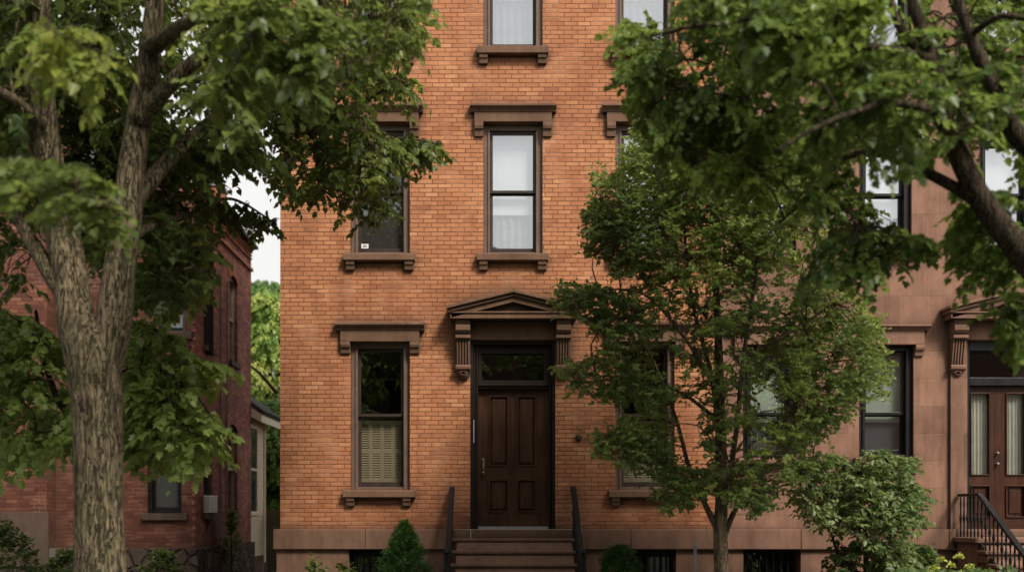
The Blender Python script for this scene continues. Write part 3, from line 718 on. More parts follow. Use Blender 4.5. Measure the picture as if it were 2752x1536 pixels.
m = MB(); m.box(lx0+.02, lx1-.02, -.78, -.112, -.05, az(1365,-.8)); m.box(lx0-.04, lx1+.04, -.83, -.112, az(1365,-.8), az(1352,-.8)); m.build('landing', BROWNT, st2, .012)
zl_ = az(1352, -.8)
for i in range(6):
    z1_ = zl_-(i+1)*.18; yn = -.83-.29*(i+1)
    m = MB(); m.box(lx0, lx1, yn+.03, yn+.30, max(z1_-.18, -.05), z1_-.05); m.box(lx0-.03, lx1+.03, yn, yn+.289, z1_-.05, z1_); m.build('step', BROWNT, st2, .012)
m = MB(); m.prism_x([(-.79, -.05), (-.79-.29*6, -.05), (-.79, zl_-.1)], lx0+.05, lx1-.05); m.build('stair_core', BROWNT, st2)
xr2 = ax(2405)
railing(xr2, 'black iron railing with a level landing run beside the double doors', -.76, az(1240, -.4), -2.15, az(1405, -1.6), land=-.1)

# ------------------------------------------------------------------ red brick house on the left
STONER = mat_stone('dark_trim_stone', (.13,.09,.066), (.07,.05,.038))  # darker stone for the sills, lintels and water table of this house
rb = thing('red_brick_house', 'weathered dark red brick house behind the big forked tree', 'house', (-9, 8, 0))
XS = -6.0; YF = 4.8; YE = 9.55; ZR = 8.15
def sy(px): return F*6.0/(PX-px*1.0) - D0        # photo x (source px) on the side wall -> y
def sz(py, y): return EYE+(HY-py)*(D0+y)/F
def fX(px, y=YF): return (px-PX)*(D0+y)/F
m = MB()
sw = []
for (pa, pb, pt, pbm) in ((549, 571, 655, 940), (617, 638, 742, 972), (547, 570, 1085, 1378), (613, 638, 1140, 1387)):
    ya, yb2 = sy(pa), sy(pb); ym = (ya+yb2)/2
    sw.append((ya, yb2, sz(pbm, ym), sz(pt, ym)))
sw[3] = (sw[3][0], sw[3][1], sw[2][2], sw[3][3]); sw[2] = (*sw[2][:3], sw[3][3]); sw[1] = (*sw[1][:2], sw[1][2], sw[1][3]); sw[0] = (*sw[0][:2], sw[1][2], sw[1][3])
BRICKS = mat_brick('shade_lifted_side_brick', [(0,(.15,.055,.042)),(.3,(.24,.088,.062)),(.6,(.32,.12,.082)),(.85,(.40,.165,.115)),(1,(.48,.24,.17))],
                  (.11,.05,.04), light_mortar=(.30,.20,.16), soot=.8, h=.078, w=.22)  # red brick with light put into its colour, as this wall lies in shade
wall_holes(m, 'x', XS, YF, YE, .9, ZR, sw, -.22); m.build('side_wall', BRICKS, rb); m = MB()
fw = [(fX(396), fX(487), sz(1378, YF), sz(1130, YF)), (fX(412), fX(500), sz(893, YF), sz(640, YF)), (fX(215), fX(300), sz(500, YF), sz(290, YF))]
XT = -7.67
wall_holes(m, 'y', YF, fX(150), XS, .9, ZR, [h for h in fw[:2]], .25)
wall_holes(m, 'y', YF+.001, fX(150), XT, ZR, 10.6, [fw[2]], .25)
YP = 4.4; xpj = (126-PX)*(D0+YP)/F
wall_holes(m, 'y', YP, -16, xpj, .9, 10.6, [(-12.2, -9.75, 1.8, 4.0)], .25)
m.add([(xpj,YP,.9),(xpj,YF,.9),(xpj,YF,10.6),(xpj,YP,10.6)], [(0,1,2,3)])
m.add([(XT,YF,ZR),(XT,YE,ZR),(XT,YE,10.6),(XT,YF,10.6)], [(0,1,2,3)])
m.add([(-16,YE,.9),(XS,YE,.9),(XS,YE,ZR),(-16,YE,ZR)], [(0,1,2,3)])
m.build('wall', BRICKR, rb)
m = MB(); m.box(XT, XS-.12, YF+.1, YE-.1, ZR-.02, ZR+.05); m.box(-16, XT-.01, YP+.05, YE, 10.6, 10.75); m.build('roof', SLATE, rb)
# parapet crown: corbel lattice, string course, coping
m = MB(); m.box(XS+.001, XS+.05, YF-.03, YE+.03, sz(730,YE), sz(722,YE))
m.build('string_course', BRICKO, rb, .004)
m = MB(); m.box(XS-.3, XS+.03, YF-.02, YE+.03, sz(650,YE)-.28, sz(650,YE)-.05)
z0_ = sz(702,YE); z1_ = sz(668,YE); nc = 34; nr = 4
for r in range(nr):
    zc = z0_+(z1_-z0_)*(r)/nr; hh = (z1_-z0_)/nr
    for c in range(nc):
        yy = YF+.05+(YE-YF-.1)*(c+.5*(r % 2)*0)/nc
        m.box(XS-.01, XS+.055, yy, yy+.075, zc+.01, zc+hh*.55)
m.build('corbel_band', BRICKO, rb)
m = MB(); m.box(XS-.28, XS+.16, YF-.06, YE+.1, ZR+.0, ZR+.07); m.build('coping', SLATE, rb, .006)
m = MB(); m.prism_x([(YE-1.0, ZR+.06), (YE+.12, ZR+.06), (YE+.12, ZR+.42), (YE-.2, ZR+.42), (YE-1.0, ZR+.25)][::-1], XS-.25, XS+.1); m.build('flashing', GREYM, rb)
# toothed quoin
m = MB()
for k in range(44):
    z_ = .95+k*.165; m.box(XS-.05, XS+.018, YF-.018, YF+.05, z_, z_+.075)
m.build('toothed_quoin', BRICKS, rb)
# side windows
for i, (ya, yb2, za, zb2) in enumerate(sw):
    m = MB(); x_ = XS-.14
    for (p, q) in ((ya, ya+.05), (yb2-.05, yb2)): m.box(x_, x_+.07, p, q, za, zb2)
    m.box(x_, x_+.07, ya+.05, yb2-.05, zb2-.1, zb2); m.box(x_, x_+.07, ya+.05, yb2-.05, za, za+.06); m.box(x_+.0, x_+.06, ya+.05, yb2-.05, (za+zb2)/2-.03, (za+zb2)/2+.03)
    w_ = m.build('window', FRAMEP, rb, .004)
    m = MB(); m.add([(x_+.02,ya+.05,za+.06),(x_+.02,yb2-.05,za+.06),(x_+.02,yb2-.05,zb2-.1),(x_+.02,ya+.05,zb2-.1)], [(0,1,2,3)]); m.build('pane', GLASS, w_)
    m = MB(); m.box(XS-.5, XS-.48, ya-.1, yb2+.1, za, zb2); m.build('room_lining', ROOM, w_)
    m = MB(); m.box(XS-.1, XS+.07, ya-.06, yb2+.06, za-.12, za); m.build('sill', STONER, rb, .008)
    # segmental arch: brick spandrel pieces + arch ring
    m = MB(); n_ = 8; ym = (ya+yb2)/2; hw2 = (yb2-ya)/2; rise = .13; pts = []
    for k in range(n_+1):
        t = -1+2*k/n_; pts.append((ym+hw2*t, zb2-.0-rise*t*t))
    for k in range(n_):
        (y0_, q0), (y1_, q1) = pts[k], pts[k+1]
        m.add([(XS-.002,y0_,q0),(XS-.002,y1_,q1),(XS-.002,y1_,zb2+.001),(XS-.002,y0_,zb2+.001),(XS-.12,y0_,q0),(XS-.12,y1_,q1)], [(0,1,2,3),(0,4,5,1)])
    m.build('arch_spandrel', BRICKS, rb)
    m = MB()
    for k in range(n_):
        t0, t1 = -1+2*k/n_, -1+2*(k+1)/n_
        f_ = lambda t, o: (ym+(hw2+o)*t*1.08, zb2-rise*t*t+o)
        a_, b_, c_, d_ = f_(t0,.0), f_(t1,.0), f_(t1,.17), f_(t0,.17)
        m.add([(XS+.012,a_[0],a_[1]),(XS+.012,b_[0],b_[1]),(XS+.012,c_[0],c_[1]),(XS+.012,d_[0],d_[1]),(XS-.01,d_[0],d_[1]),(XS-.01,c_[0],c_[1])], [(0,1,2,3),(3,2,5,4)])
    m.build('brick_arch', BRICKO if i < 2 else BRICKS, rb)
for i, (a, b, c, d) in enumerate(fw):
    sash_window(rb, a, b, c, d, YF, (c+d)/2+.1, 'grey', casing=BLACKF if i == 0 else FRAMEL, sash=BLACKF, cas_w=.07)
    m = MB(); m.box(a-.1, b+.13, YF-.07, YF+.05, c-.14, c); m.build('sill', STONER, rb, .008)
    m = MB(); m.box(a-.1, b+.1, YF-.03, YF+.0, d, d+.2); m.build('lintel', STONER, rb, .008)
sash_window(rb, -12.2, -9.75, 1.8, 4.0, YP, 2.9, 'grey', casing=FRAMEL, cas_w=.12)
m = MB(); m.box(-16, xpj+.05, YP-.06, YP, .55, 1.62); m.build('water_table', STONER, rb, .01)
m = MB(); m.box(-16, xpj+.02, YP-.02, YP+.2, -.1, .55)
m.box(xpj+.03, XS+.1, YF-.1, YF+.3, -.1, .9); m.box(XS-.3, XS+.1, YF+.3, YE, -.1, .9); m.build('foundation', RUBBLE, rb, .02)
m = MB()
for (yy, zz0, lean) in ((sy(605)+.0, 1.6, .1), (sy(590), 1.6, 0)):
    pts = [(XS+.03, yy+lean*(k/12)+.02*math.sin(k*1.7), zz0+(6.8-zz0)*k/12) for k in range(13)]; m.tube(pts, .012, 6)
m.build('wall_cable', BLACKF, rb)
# chimney
cy0, cy1 = 7.7, 8.3; cX0, cX1 = (572-PX)*(D0+8)/F, (601-PX)*(D0+8)/F
m = MB(); m.box(cX0-.3, cX1, cy0, cy1, ZR-.1, 9.1); ch = m.build('chimney', BRICKO, rb)
m = MB(); m.box(cX0-.34, cX1+.04, cy0-.04, cy1+.04, 9.1, 9.2); m.box(cX0-.2, cX1-.05, cy0+.1, cy1-.1, 9.2, 9.5); m.build('chimney_cap', GREYM, ch, .02)
# air conditioner
acy0, acy1 = sy(547)+.05, sy(570)-.05; acz = sw[2][2]+.0
ac = thing('air_conditioner', 'white window air conditioner in the side wall of the red brick house', 'air conditioner', (XS+.1, (acy0+acy1)/2, acz))
m = MB(); m.box(XS-.12, XS+.13, acy0, acy1, acz+.01, acz+.37); m.build('casing', mat_paint('dingy_white_enamel', (.78,.78,.76), .5, .2), ac, .012)
m = MB()
for k in range(7): m.box(XS+.131, XS+.137, acy0+.03, acy1-.03, acz+.06+k*.045, acz+.075+k*.045)
for k in range(7): m.box(XS-.02, XS+.11, acy0-.006, acy0-.001, acz+.06+k*.045, acz+.075+k*.045)
m.build('grille', GREYM, ac)

# clapboard house behind
ch_ = thing('clapboard_house', 'cream clapboard house end with an overhanging eave seen through the gap', 'house', (-8, 11.5, 0))
XC = -6.12; yc0 = YE+.02; yc1 = YE+1.9; zc = 4.2
m = MB()
n_ = int((zc-.5)/.115)
for k in range(n_):
    z_ = .5+k*.115; m.prism_y([(XC-.05, z_), (XC+.022, z_), (XC+.006, z_+.115), (XC-.05, z_+.115)], yc0, yc1)
m.box(-9, XC-.05, yc0, yc1, .5, zc)
m.build('wall', CLAP, ch_)
m = MB(); m.box(XC-.05, XC+.05, yc1-.10, yc1+.03, .3, zc); m.build('corner_board', CREAM, ch_, .005)
m = MB(); ya, yb2 = yc0+.25, yc0+.95
m.box(XC+.0, XC+.05, ya-.08, ya, 1.65, 3.75); m.box(XC, XC+.05, yb2, yb2+.08, 1.65, 3.75); m.box(XC, XC+.05, ya-.08, yb2+.08, 3.751, 3.85); m.box(XC, XC+.07, ya-.1, yb2+.1, 1.55, 1.649); m.box(XC, XC+.035, ya, yb2, 2.68, 2.74)
w_ = m.build('window', CREAM, ch_, .004)
m = MB(); m.box(XC+.005, XC+.026, ya, yb2, 1.65, 3.75); m.build('pane', mat_paint('dark_reflecting_glass', (.03,.035,.04), .08, .1, .8), w_)
m = MB(); pr = [(-9.2, 6.6), (-9.2, 6.45), (-5.72, 4.05), (-5.66, 4.13)]
m.prism_y(pr, yc0-.02, yc1+.5); m.build('roof', SLATE, ch_)
m = MB(); m.prism_y([(-9.2, 6.44), (-9.2, 6.2), (-6.0, 3.98), (-5.74, 3.86), (-5.74, 4.05)], yc0-.01, yc1+.45); m.build('fascia', CREAM, ch_, .004)
m = MB(); m.box(-9, XC+.0, yc0, yc1, -.1, .5); m.build('foundation', STONEB, ch_)

# board fence in the gap
bf = thing('board_fence', 'weathered wooden board fence closing the gap between the houses', 'fence', (-5, 11.3, 0))
x = -6.0; k = 0
m = MB()
while x < -2.9:
    w = .13; top = 1.68+.03*random.random()
    if k % 7 != 3: m.box(x, x+w, 11.3, 11.325, .05, top)
    x += w+.018+.02*random.random(); k += 1
m.build('board', OLDW, bf, .003)
m = MB(); m.box(-6.0, -2.9, 11.33, 11.37, .5, .6); m.box(-6, -2.9, 11.33, 11.37, 1.35, 1.45); m.build('rail', OLDW, bf)
for xx in (-5.35, -4.0): m = MB(); m.box(xx, xx+.11, 11.2, 11.295, 0, 1.8); m.build('post', OLDW, bf, .004)

# overhead wires, pipe
m = MB()
for (z_, s_) in ((4.75, .35), (3.35, .1)):
    pts = [(-8+7*k/16, 13.5, z_+s_*(k/16)-.25*math.sin(PI*k/16)) for k in range(17)]; m.tube(pts, .014, 5)
w_ = m.build('service_wire', PIPE); tag(w_, 'pair of thin pale service wires crossing the gap between the houses', 'wire')
p = at(1749, 1362, -1.2)
m = MB(); m.tube([(p.x, -1.2, 0), (p.x, -1.2, p.z-.02), (p.x-.005, -1.2, p.z)], .022, 10); m.box(p.x-.03, p.x+.03, -1.23, -1.17, p.z-.09, p.z-.05)
w_ = m.build('garden_pipe', PIPE, None, .003); tag(w_, 'upright grey metal pipe standing between the round shrub and the young tree', 'pipe')

# ------------------------------------------------------------------ vegetation kit
OUT = {'ovate': [(0,0),(.10,.20),(.32,.32),(.62,.24),(.84,.10),(1,0)],
       'heart': [(0,0),(-.07,.2),(.06,.38),(.28,.44),(.42,.36),(.55,.34),(.68,.2),(.82,.12),(1,0)],
       'maple': [(0,0),(-.05,.28),(.14,.27),(.20,.58),(.40,.34),(.66,.50),(.64,.22),(.82,.20),(1,0)],
       'needle': [(0,0),(.3,.10),(.8,.07),(1,0)]}
def leaf_mesh(name, P, X, Y, Z, S, tint, kind, mat, parent):
    """P positions, X leaf axis, Y side, Z normal (N,3); S scale; tint (N)"""
    h = OUT[kind]; k = len(h)
    loc = [(x, y, -.16*x*x + .22*y) for x, y in h] + [(x, -y, -.16*x*x + .22*y) for x, y in h[1:-1]]
    loc = np.array(loc); nv = len(loc); n = len(P)
    V = P[:,None,:] + S[:,None,None]*(loc[None,:,0,None]*X[:,None,:] + loc[None,:,1,None]*Y[:,None,:] + loc[None,:,2,None]*Z[:,None,:])
    left = list(range(k))[::-1]; right = [0] + list(range(k, k+k-2)) + [k-1]
    f = np.array(left+right); lp = len(f)
    loops = (np.arange(n)[:,None]*nv + f[None,:]).ravel()
    me = bpy.data.meshes.new(name)
    me.vertices.add(n*nv); me.vertices.foreach_set('co', V.reshape(-1).astype(np.float32))
    me.loops.add(n*lp); me.loops.foreach_set('vertex_index', loops.astype(np.int32))
    me.polygons.add(n*2)
    st = (np.arange(n)[:,None]*lp + np.array([0, len(left)])[None,:]).ravel()
    me.polygons.foreach_set('loop_start', st.astype(np.int32))
    at_ = me.attributes.new('tint', 'FLOAT', 'POINT')
    at_.data.foreach_set('value', np.repeat(tint, nv).astype(np.float32))
    me.update(calc_edges=True); me.validate()
    return link(name, me, mat, parent)
def unit(a): return a/np.maximum(np.linalg.norm(a, axis=-1, keepdims=True), 1e-6)
class Leaves:
    def __init__(s): s.P=[]; s.X=[]; s.Z=[]; s.S=[]; s.T=[]
    def spray(s, p, d, L, n, size, tint, droop=.35, spread=.8, jit=.35, hang=.35):
        p = np.array(p, float); d = unit(np.array(d, float)); up = np.array((0,0,1.))
        u = unit(up - d*up.dot(d) + rng.normal(0,.22,3)); u = unit(u - d*u.dot(d)); side = np.cross(d, u)
        t = np.linspace(.12, 1, n) + rng.normal(0,.03,n); sg = np.where(np.arange(n) % 2, 1., -1.); sg[-1] = 0
        pos = p + d*(L*t)[:,None] + up*(-droop*L*t*t)[:,None]
        X = unit(d*(.55-.2*rng.random(n))[:,None] + side*(sg*spread)[:,None] + rng.normal(0,jit*.6,(n,3)) + np.array((0,0,-hang-droop*.4)))
        nz = u + rng.normal(0, jit, (n,3)); nz = unit(nz - X*np.sum(nz*X, 1, keepdims=True))
        s.P.append(pos); s.X.append(X); s.Z.append(nz); s.S.append(size*rng.uniform(.65,1.15,n)); s.T.append(np.clip(tint+rng.normal(0,.10,n),0,1))
    def build(s, name, kind, mat, parent):
        P, X, Z = np.concatenate(s.P), np.concatenate(s.X), np.concatenate(s.Z)
        return leaf_mesh(name, P, X, np.cross(Z, X), Z, np.concatenate(s.S), np.concatenate(s.T), kind, mat, parent)

def catmull(pts, rad, step):
    P = [Vector(p) for p in pts]; out = []; ro = []
    for i in range(len(P)-1):
        p0, p1, p2, p3 = P[max(i-1,0)], P[i], P[i+1], P[min(i+2,len(P)-1)]
        n = max(2, int((p2-p1).length/step))
        for k in range(n):
            t = k/n; out.append(.5*((2*p1)+(-p0+p2)*t+(2*p0-5*p1+4*p2-p3)*t*t+(-p0+3*p1-3*p2+p3)*t**3)); ro.append(rad[i]*(1-t)+rad[i+1]*t)
    out.append(P[-1]); ro.append(rad[-1]); return out, ro
def woody(m, pts, rad, step=.08, n=14, rough=.05):
    p, r = catmull(pts, rad, step)
    s0 = len(m.v); m.tube(p, r, n)
    for i in range(len(p)):
        for k in range(n):
            j = s0+i*n+k; v = Vector(m.v[j]); c = p[i]
            q = noise.noise(Vector((v.x*7, v.y*7, v.z*1.2)))*1.0 + noise.noise(Vector((v.x*22, v.y*22, v.z*2.6)))*.5
            m.v[j] = tuple(c+(v-c)*(1+rough*q))
    return p, r

def inpoly(x, y, poly):
    c = False; j = len(poly)-1
    for i in range(len(poly)):
        xi, yi = poly[i]; xj, yj = poly[j]
        if (yi > y) != (yj > y) and x < (xj-xi)*(y-yi)/(yj-yi+1e-9)+xi: c = not c
        j = i
    return c

def grow(root, limbs, regions, bark, leafmat, kind, seed, trunk_n=14, step=.08, rough=.05, twig_r=.0045, crown_name='crown', trunk_mat_n=None):
    """limbs: [(pts, radii)] world; regions: dicts with poly (photo outline), depths, counts"""
    random.seed(seed)
    m = MB(); skel = []
    for li, (pts, rad) in enumerate(limbs):
        p, r = woody(m, pts, rad, step, trunk_n if rad[0] > .05 else 8, rough)
        skel += [(q, rr) for q, rr in zip(p, r)][::2]
    m.build('trunk', bark, root, smooth=True)
    br = MB(); nodes = [q for q, _ in skel if q.z > 1.5]; L = Leaves()
    for R in regions:
        poly = R['poly']; xs = [p[0] for p in poly]; ys = [p[1] for p in poly]; holes_ = R.get('holes', [])
        def sample():
            while True:
                x = random.uniform(min(xs), max(xs)); y = random.uniform(min(ys), max(ys))
                if inpoly(x, y, poly) and not any(inpoly(x, y, h) for h in holes_): break
            y_ = random.uniform(*R['y']); return at(x, y, y_)
        sub = [sample() for _ in range(R['sub'])]
        base_nodes = list(nodes) if R.get('own', True) else list(nodes)
        arr = np.array([tuple(q) for q in base_nodes])
        sub.sort(key=lambda q: np.min(np.sum((arr-np.array(q))**2, 1)))
        grown = [tuple(q) for q in base_nodes]
        for q in sub:
            A = np.array(grown); i = int(np.argmin(np.sum((A-np.array(q))**2, 1) + 1.2*np.maximum(A[:,2]-q.z, 0)**2)); a = Vector(grown[i])
            dist = (q-a).length
            if dist > R.get('maxreach', 2.2): continue
            midp = (a+q)/2 + Vector((random.gauss(0,.06), random.gauss(0,.06), .12*dist))
            r0 = min(.022, .006+.012*dist)
            pp, rr = catmull([a, midp, q], [r0, r0*.75, r0*.35], .12); br.tube(pp, rr, 5, False)
            grown += [tuple(v) for v in pp[1:]]
        G = np.array(grown)
        fq = R.get('freq', .9); thr = R.get('thr', -.12); cnt = 0; tries = 0
        while cnt < R['n'] and tries < R['n']*6:
            tries += 1
            p = sample(); nv = noise.noise(Vector((p.x*fq+seed, p.y*fq, p.z*fq*1.25)))
            if nv < thr + .12*random.random(): continue
            i = int(np.argmin(np.sum((G-np.array(p))**2, 1))); a = Vector(tuple(G[i])); d = p-a; dl = d.length
            if dl > .95: continue
            d = d.normalized() if dl > .02 else Vector((random.gauss(0,1), random.gauss(0,1), 0))
            d = Vector((d.x, d.y, d.z*.45-.08)) + Vector((random.gauss(0,.3), random.gauss(0,.3), random.gauss(0,.12)))
            d.normalize(); Ls = R.get('len', .42)*random.uniform(.7,1.25)
            b = p - d*Ls*.5
            if dl > .05: br.tube([a, (a+b)/2+Vector((0,0,.03)), b, b+d*Ls*.6+Vector((0,0,-.1*Ls))], [twig_r*1.3, twig_r, twig_r*.8, twig_r*.4], 4, False)
            tint = R.get('tint', .45) + .55*(noise.noise(Vector((p.x*.9+5, p.y*.9, p.z*.9+seed)))) + random.gauss(0,.07)
            L.spray(b, d, Ls, R.get('leaves', 11), R['size'], tint, R.get('droop', .35), R.get('spread', .8), R.get('jit', .35), R.get('hang', .35))
            cnt += 1
    br.build('branch', bark, root)
    return L.build(crown_name, kind, leafmat, root)

BARK = mat_bark('furrowed_bark', (.215,.172,.112), (.012,.009,.006), vscale=44)
BARKD = mat_bark('dark_bark', (.085,.062,.042), (.018,.013,.009), vscale=40, mossy=.2)
BARKY = mat_bark('young_bark', (.20,.15,.10), (.06,.043,.03), vscale=50, mossy=.25)
LEAF1 = mat_leaf('linden_leaf', [(0,(.016,.034,.009)),(.35,(.052,.084,.022)),(.65,(.125,.165,.042)),(1,(.25,.28,.05))], rough=.4)
LEAF2 = mat_leaf('understory_leaf', [(0,(.05,.09,.025)),(.4,(.14,.21,.05)),(.75,(.27,.35,.09)),(1,(.42,.46,.14))])
LEAF3 = mat_leaf('pear_leaf', [(0,(.022,.055,.020)),(.4,(.085,.150,.050)),(.7,(.17,.25,.075)),(1,(.30,.36,.09))], rough=.34)
LEAF4 = mat_leaf('maple_leaf', [(0,(.016,.040,.009)),(.35,(.052,.096,.020)),(.65,(.11,.172,.034)),(1,(.24,.32,.05))], rough=.4)
LEAF5 = mat_leaf('sunny_leaf', [(0,(.04,.10,.03)),(.4,(.12,.24,.06)),(.75,(.26,.38,.08)),(1,(.45,.50,.14))], trans=.4)
LEAFC = mat_leaf('conifer_needle', [(0,(.015,.05,.012)),(.5,(.04,.115,.022)),(1,(.10,.20,.04))], trans=.15)
LEAFB = mat_leaf('bush_leaf', [(0,(.03,.06,.022)),(.4,(.085,.14,.05)),(.75,(.17,.24,.095)),(1,(.28,.33,.15))])

# ---- big forked tree, left
yT = -5.5
bt = thing('street_tree', 'big forked tree with furrowed bark standing before the red brick house', 'tree', tuple(at(250, 1640, yT).xy) + (0,))
def A(px, py, y, r): return at(px, py, y), r
def limb(*a): return [x[0] for x in a], [x[1] for x in a]
base = at(252, 1650, yT); base.z = -.02
tr = [limb((base, .31), A(251,1438,yT,.245), A(249,1250,yT,.225), A(246,1050,yT,.235), A(238,930,yT,.262), A(225,860,yT,.26), A(212,800,yT,.16)),
      limb(A(214,930,yT,.17), A(193,820,yT+.02,.185), A(178,700,yT+.05,.165), A(150,560,yT+.1,.16), A(118,400,yT,.155), A(100,220,yT-.2,.13), A(95,40,yT-.4,.11), A(105,-150,yT-.5,.08), A(130,-420,yT-.5,.05)),
      limb(A(262,930,yT,.17), A(283,820,yT-.02,.175), A(298,700,yT-.05,.155), A(318,560,yT-.05,.14), A(330,430,yT,.13), A(352,290,yT+.1,.125), A(375,150,yT+.1,.11), A(392,0,yT+.1,.09), A(420,-200,yT,.07), A(440,-420,yT,.04)),
      limb(A(185,760,yT,.12), A(130,690,yT+.05,.09), A(75,600,yT+.2,.07), A(20,510,yT+.3,.06), A(-60,440,yT+.4,.045)),
      limb(A(325,520,yT,.10), A(390,440,yT+.3,.085), A(470,360,yT+.7,.07), A(560,285,yT+1.1,.055), A(660,260,yT+1.6,.04), A(770,330,yT+2.1,.03), A(860,420,yT+2.5,.02), A(930,500,yT+2.8,.012)),
      limb(A(352,300,yT,.10), A(450,190,yT-.2,.07), A(560,110,yT-.2,.06), A(700,90,yT+.2,.05), A(850,60,yT+.5,.035), A(980,30,yT+.8,.02)),
      limb(A(380,120,yT,.08), A(470,60,yT-.8,.06), A(560,40,yT-1.4,.045), A(640,90,yT-2.0,.03)),
      limb(A(110,330,yT,.08), A(40,260,yT-.8,.06), A(-60,200,yT-1.4,.04)),
      limb(A(320,600,yT+.1,.06), A(400,560,yT+.7,.045), A(480,540,yT+1.3,.03), A(580,500,yT+1.9,.018), A(690,560,yT+2.3,.008)),
      limb(A(560,285,yT+1.1,.035), A(700,200,yT+1.6,.03), A(850,190,yT+2.0,.02), A(1010,215,yT+2.4,.01)),
      limb(A(120,470,yT,.05), A(80,420,yT-1.2,.035), A(110,430,yT-2.0,.02), A(220,490,yT-2.3,.012), A(300,540,yT-2.4,.006)),
      ]
skyholes = [[(640,300),(705,310),(708,400),(640,350)], [(600,440),(660,470),(700,500),(700,545),(640,500),(590,480)], [(600,590),(705,580),(705,720),(630,720)], [(560,560),(600,600),(600,700),(560,640)]]
regs = [dict(poly=[(-60,-60),(1075,-60),(1070,60),(1030,130),(960,150),(900,240),(700,270),(640,300),(560,330),(420,330),(300,330),(-60,330)], y=(-5.2,-2.6), n=900, sub=95, size=.082, len=.36, thr=-.02, tint=.44, freq=2.3),
        dict(poly=[(430,-60),(1075,-60),(1070,60),(1030,130),(960,150),(900,240),(700,270),(600,220),(520,180)], y=(-6.8,-5.0), n=260, sub=34, size=.080, len=.36, thr=.04, tint=.64, freq=2.2),
        dict(poly=[(-500,-60),(-560,-500),(-200,-780),(500,-820),(900,-560),(1050,-60),(700,-60),(300,-60)], y=(-6.8,-2.6), n=380, sub=60, size=.12, len=.5, thr=-.05, tint=.42, maxreach=3.5),
        dict(poly=[(-420,-60),(-60,-60),(-60,420),(-420,300)], y=(-7.4,-3.2), n=150, sub=24, size=.11, len=.5, thr=-.25, tint=.42, maxreach=3.5),
        dict(poly=[(-40,100),(300,120),(420,200),(420,420),(300,640),(200,560),(-40,560)], y=(-4.4,-2.2), n=520, sub=30, size=.09, len=.4, thr=-.3, tint=.18, freq=1.6),
        dict(poly=[(-60,-60),(80,-60),(80,380),(-60,400)], y=(-6.6,-4.2), n=130, sub=12, size=.10, len=.42, thr=-.1, tint=.25),
        dict(poly=[(140,-60),(300,-60),(300,200),(160,300)], y=(-5.4,-4.2), n=70, sub=8, size=.10, len=.42, thr=-.05, tint=.3),
        dict(poly=[(620,150),(900,160),(1060,195),(1050,225),(960,270),(1000,330),(1120,360),(1110,385),(1020,400),(1000,430),(1000,520),(940,560),(850,560),(800,500),(720,480),(690,400),(640,330),(560,340),(560,260)], y=(-4.2,-2.4), n=520, sub=60, size=.084, len=.36, thr=-.08, tint=.50, holes=skyholes+[[(880,440),(925,440),(925,640),(880,640)], [(960,280),(1040,280),(1040,345),(960,340)], [(955,400),(1030,400),(1030,520),(955,500)]], freq=1.8),
        dict(poly=[(860,420),(1000,430),(1000,520),(940,560),(850,560)], y=(-3.4,-2.6), n=38, sub=8, size=.080, len=.32, thr=-1, tint=.40),
        dict(poly=[(1000,340),(1120,355),(1115,380),(1010,400)], y=(-3.4,-2.9), n=24, sub=4, size=.085, len=.32, thr=-1, tint=.45),
        dict(poly=[(330,300),(640,330),(700,390),(700,410),(600,420),(520,440),(500,520),(560,640),(520,720),(430,760),(340,760),(335,520)], y=(-5.0,-3.0), n=430, sub=40, size=.088, len=.38, thr=-.12, tint=.28, holes=skyholes, freq=1.5),
        dict(poly=[(500,490),(590,505),(705,560),(700,575),(600,560),(500,560)], y=(-3.6,-3.0), n=46, sub=6, size=.08, len=.30, thr=-1, tint=.15),
        dict(poly=[(-40,380),(130,385),(240,420),(325,540),(300,555),(180,510),(80,490),(-40,470)], y=(-8.2,-7.2), n=95, sub=8, size=.085, len=.36, thr=-1, tint=.45, droop=.5, maxreach=3.5),
        dict(poly=[(60,60),(230,65),(300,130),(300,190),(200,190),(80,140)], y=(-8.0,-7.2), n=42, sub=8, size=.095, len=.4, thr=-1, tint=.9, droop=.4, maxreach=3.5),
        dict(poly=[(480,170),(620,180),(660,260),(640,330),(560,300),(480,230)], y=(-7.4,-6.7), n=30, sub=6, size=.095, len=.4, thr=-1, tint=.85, droop=.4, maxreach=3.5),
        dict(poly=[(500,-40),(800,-40),(860,120),(780,220),(620,200),(520,80)], y=(-7.4,-6.3), n=80, sub=14, size=.10, len=.42, thr=.0, tint=.66, maxreach=3.5),
        dict(poly=[(-40,440),(140,450),(130,640),(60,720),(-40,740)], y=(-4.8,-3.2), n=110, sub=12, size=.09, len=.4, thr=-.05, tint=.3),
        dict(poly=[(130,330),(330,330),(300,620),(240,660),(210,560),(150,520)], y=(-4.6,-3.0), n=170, sub=12, size=.09, len=.4, thr=-.1, tint=.2)]
grow(bt, tr, regs, BARK, LEAF1, 'heart', 3, trunk_n=72, step=.035, rough=.045)

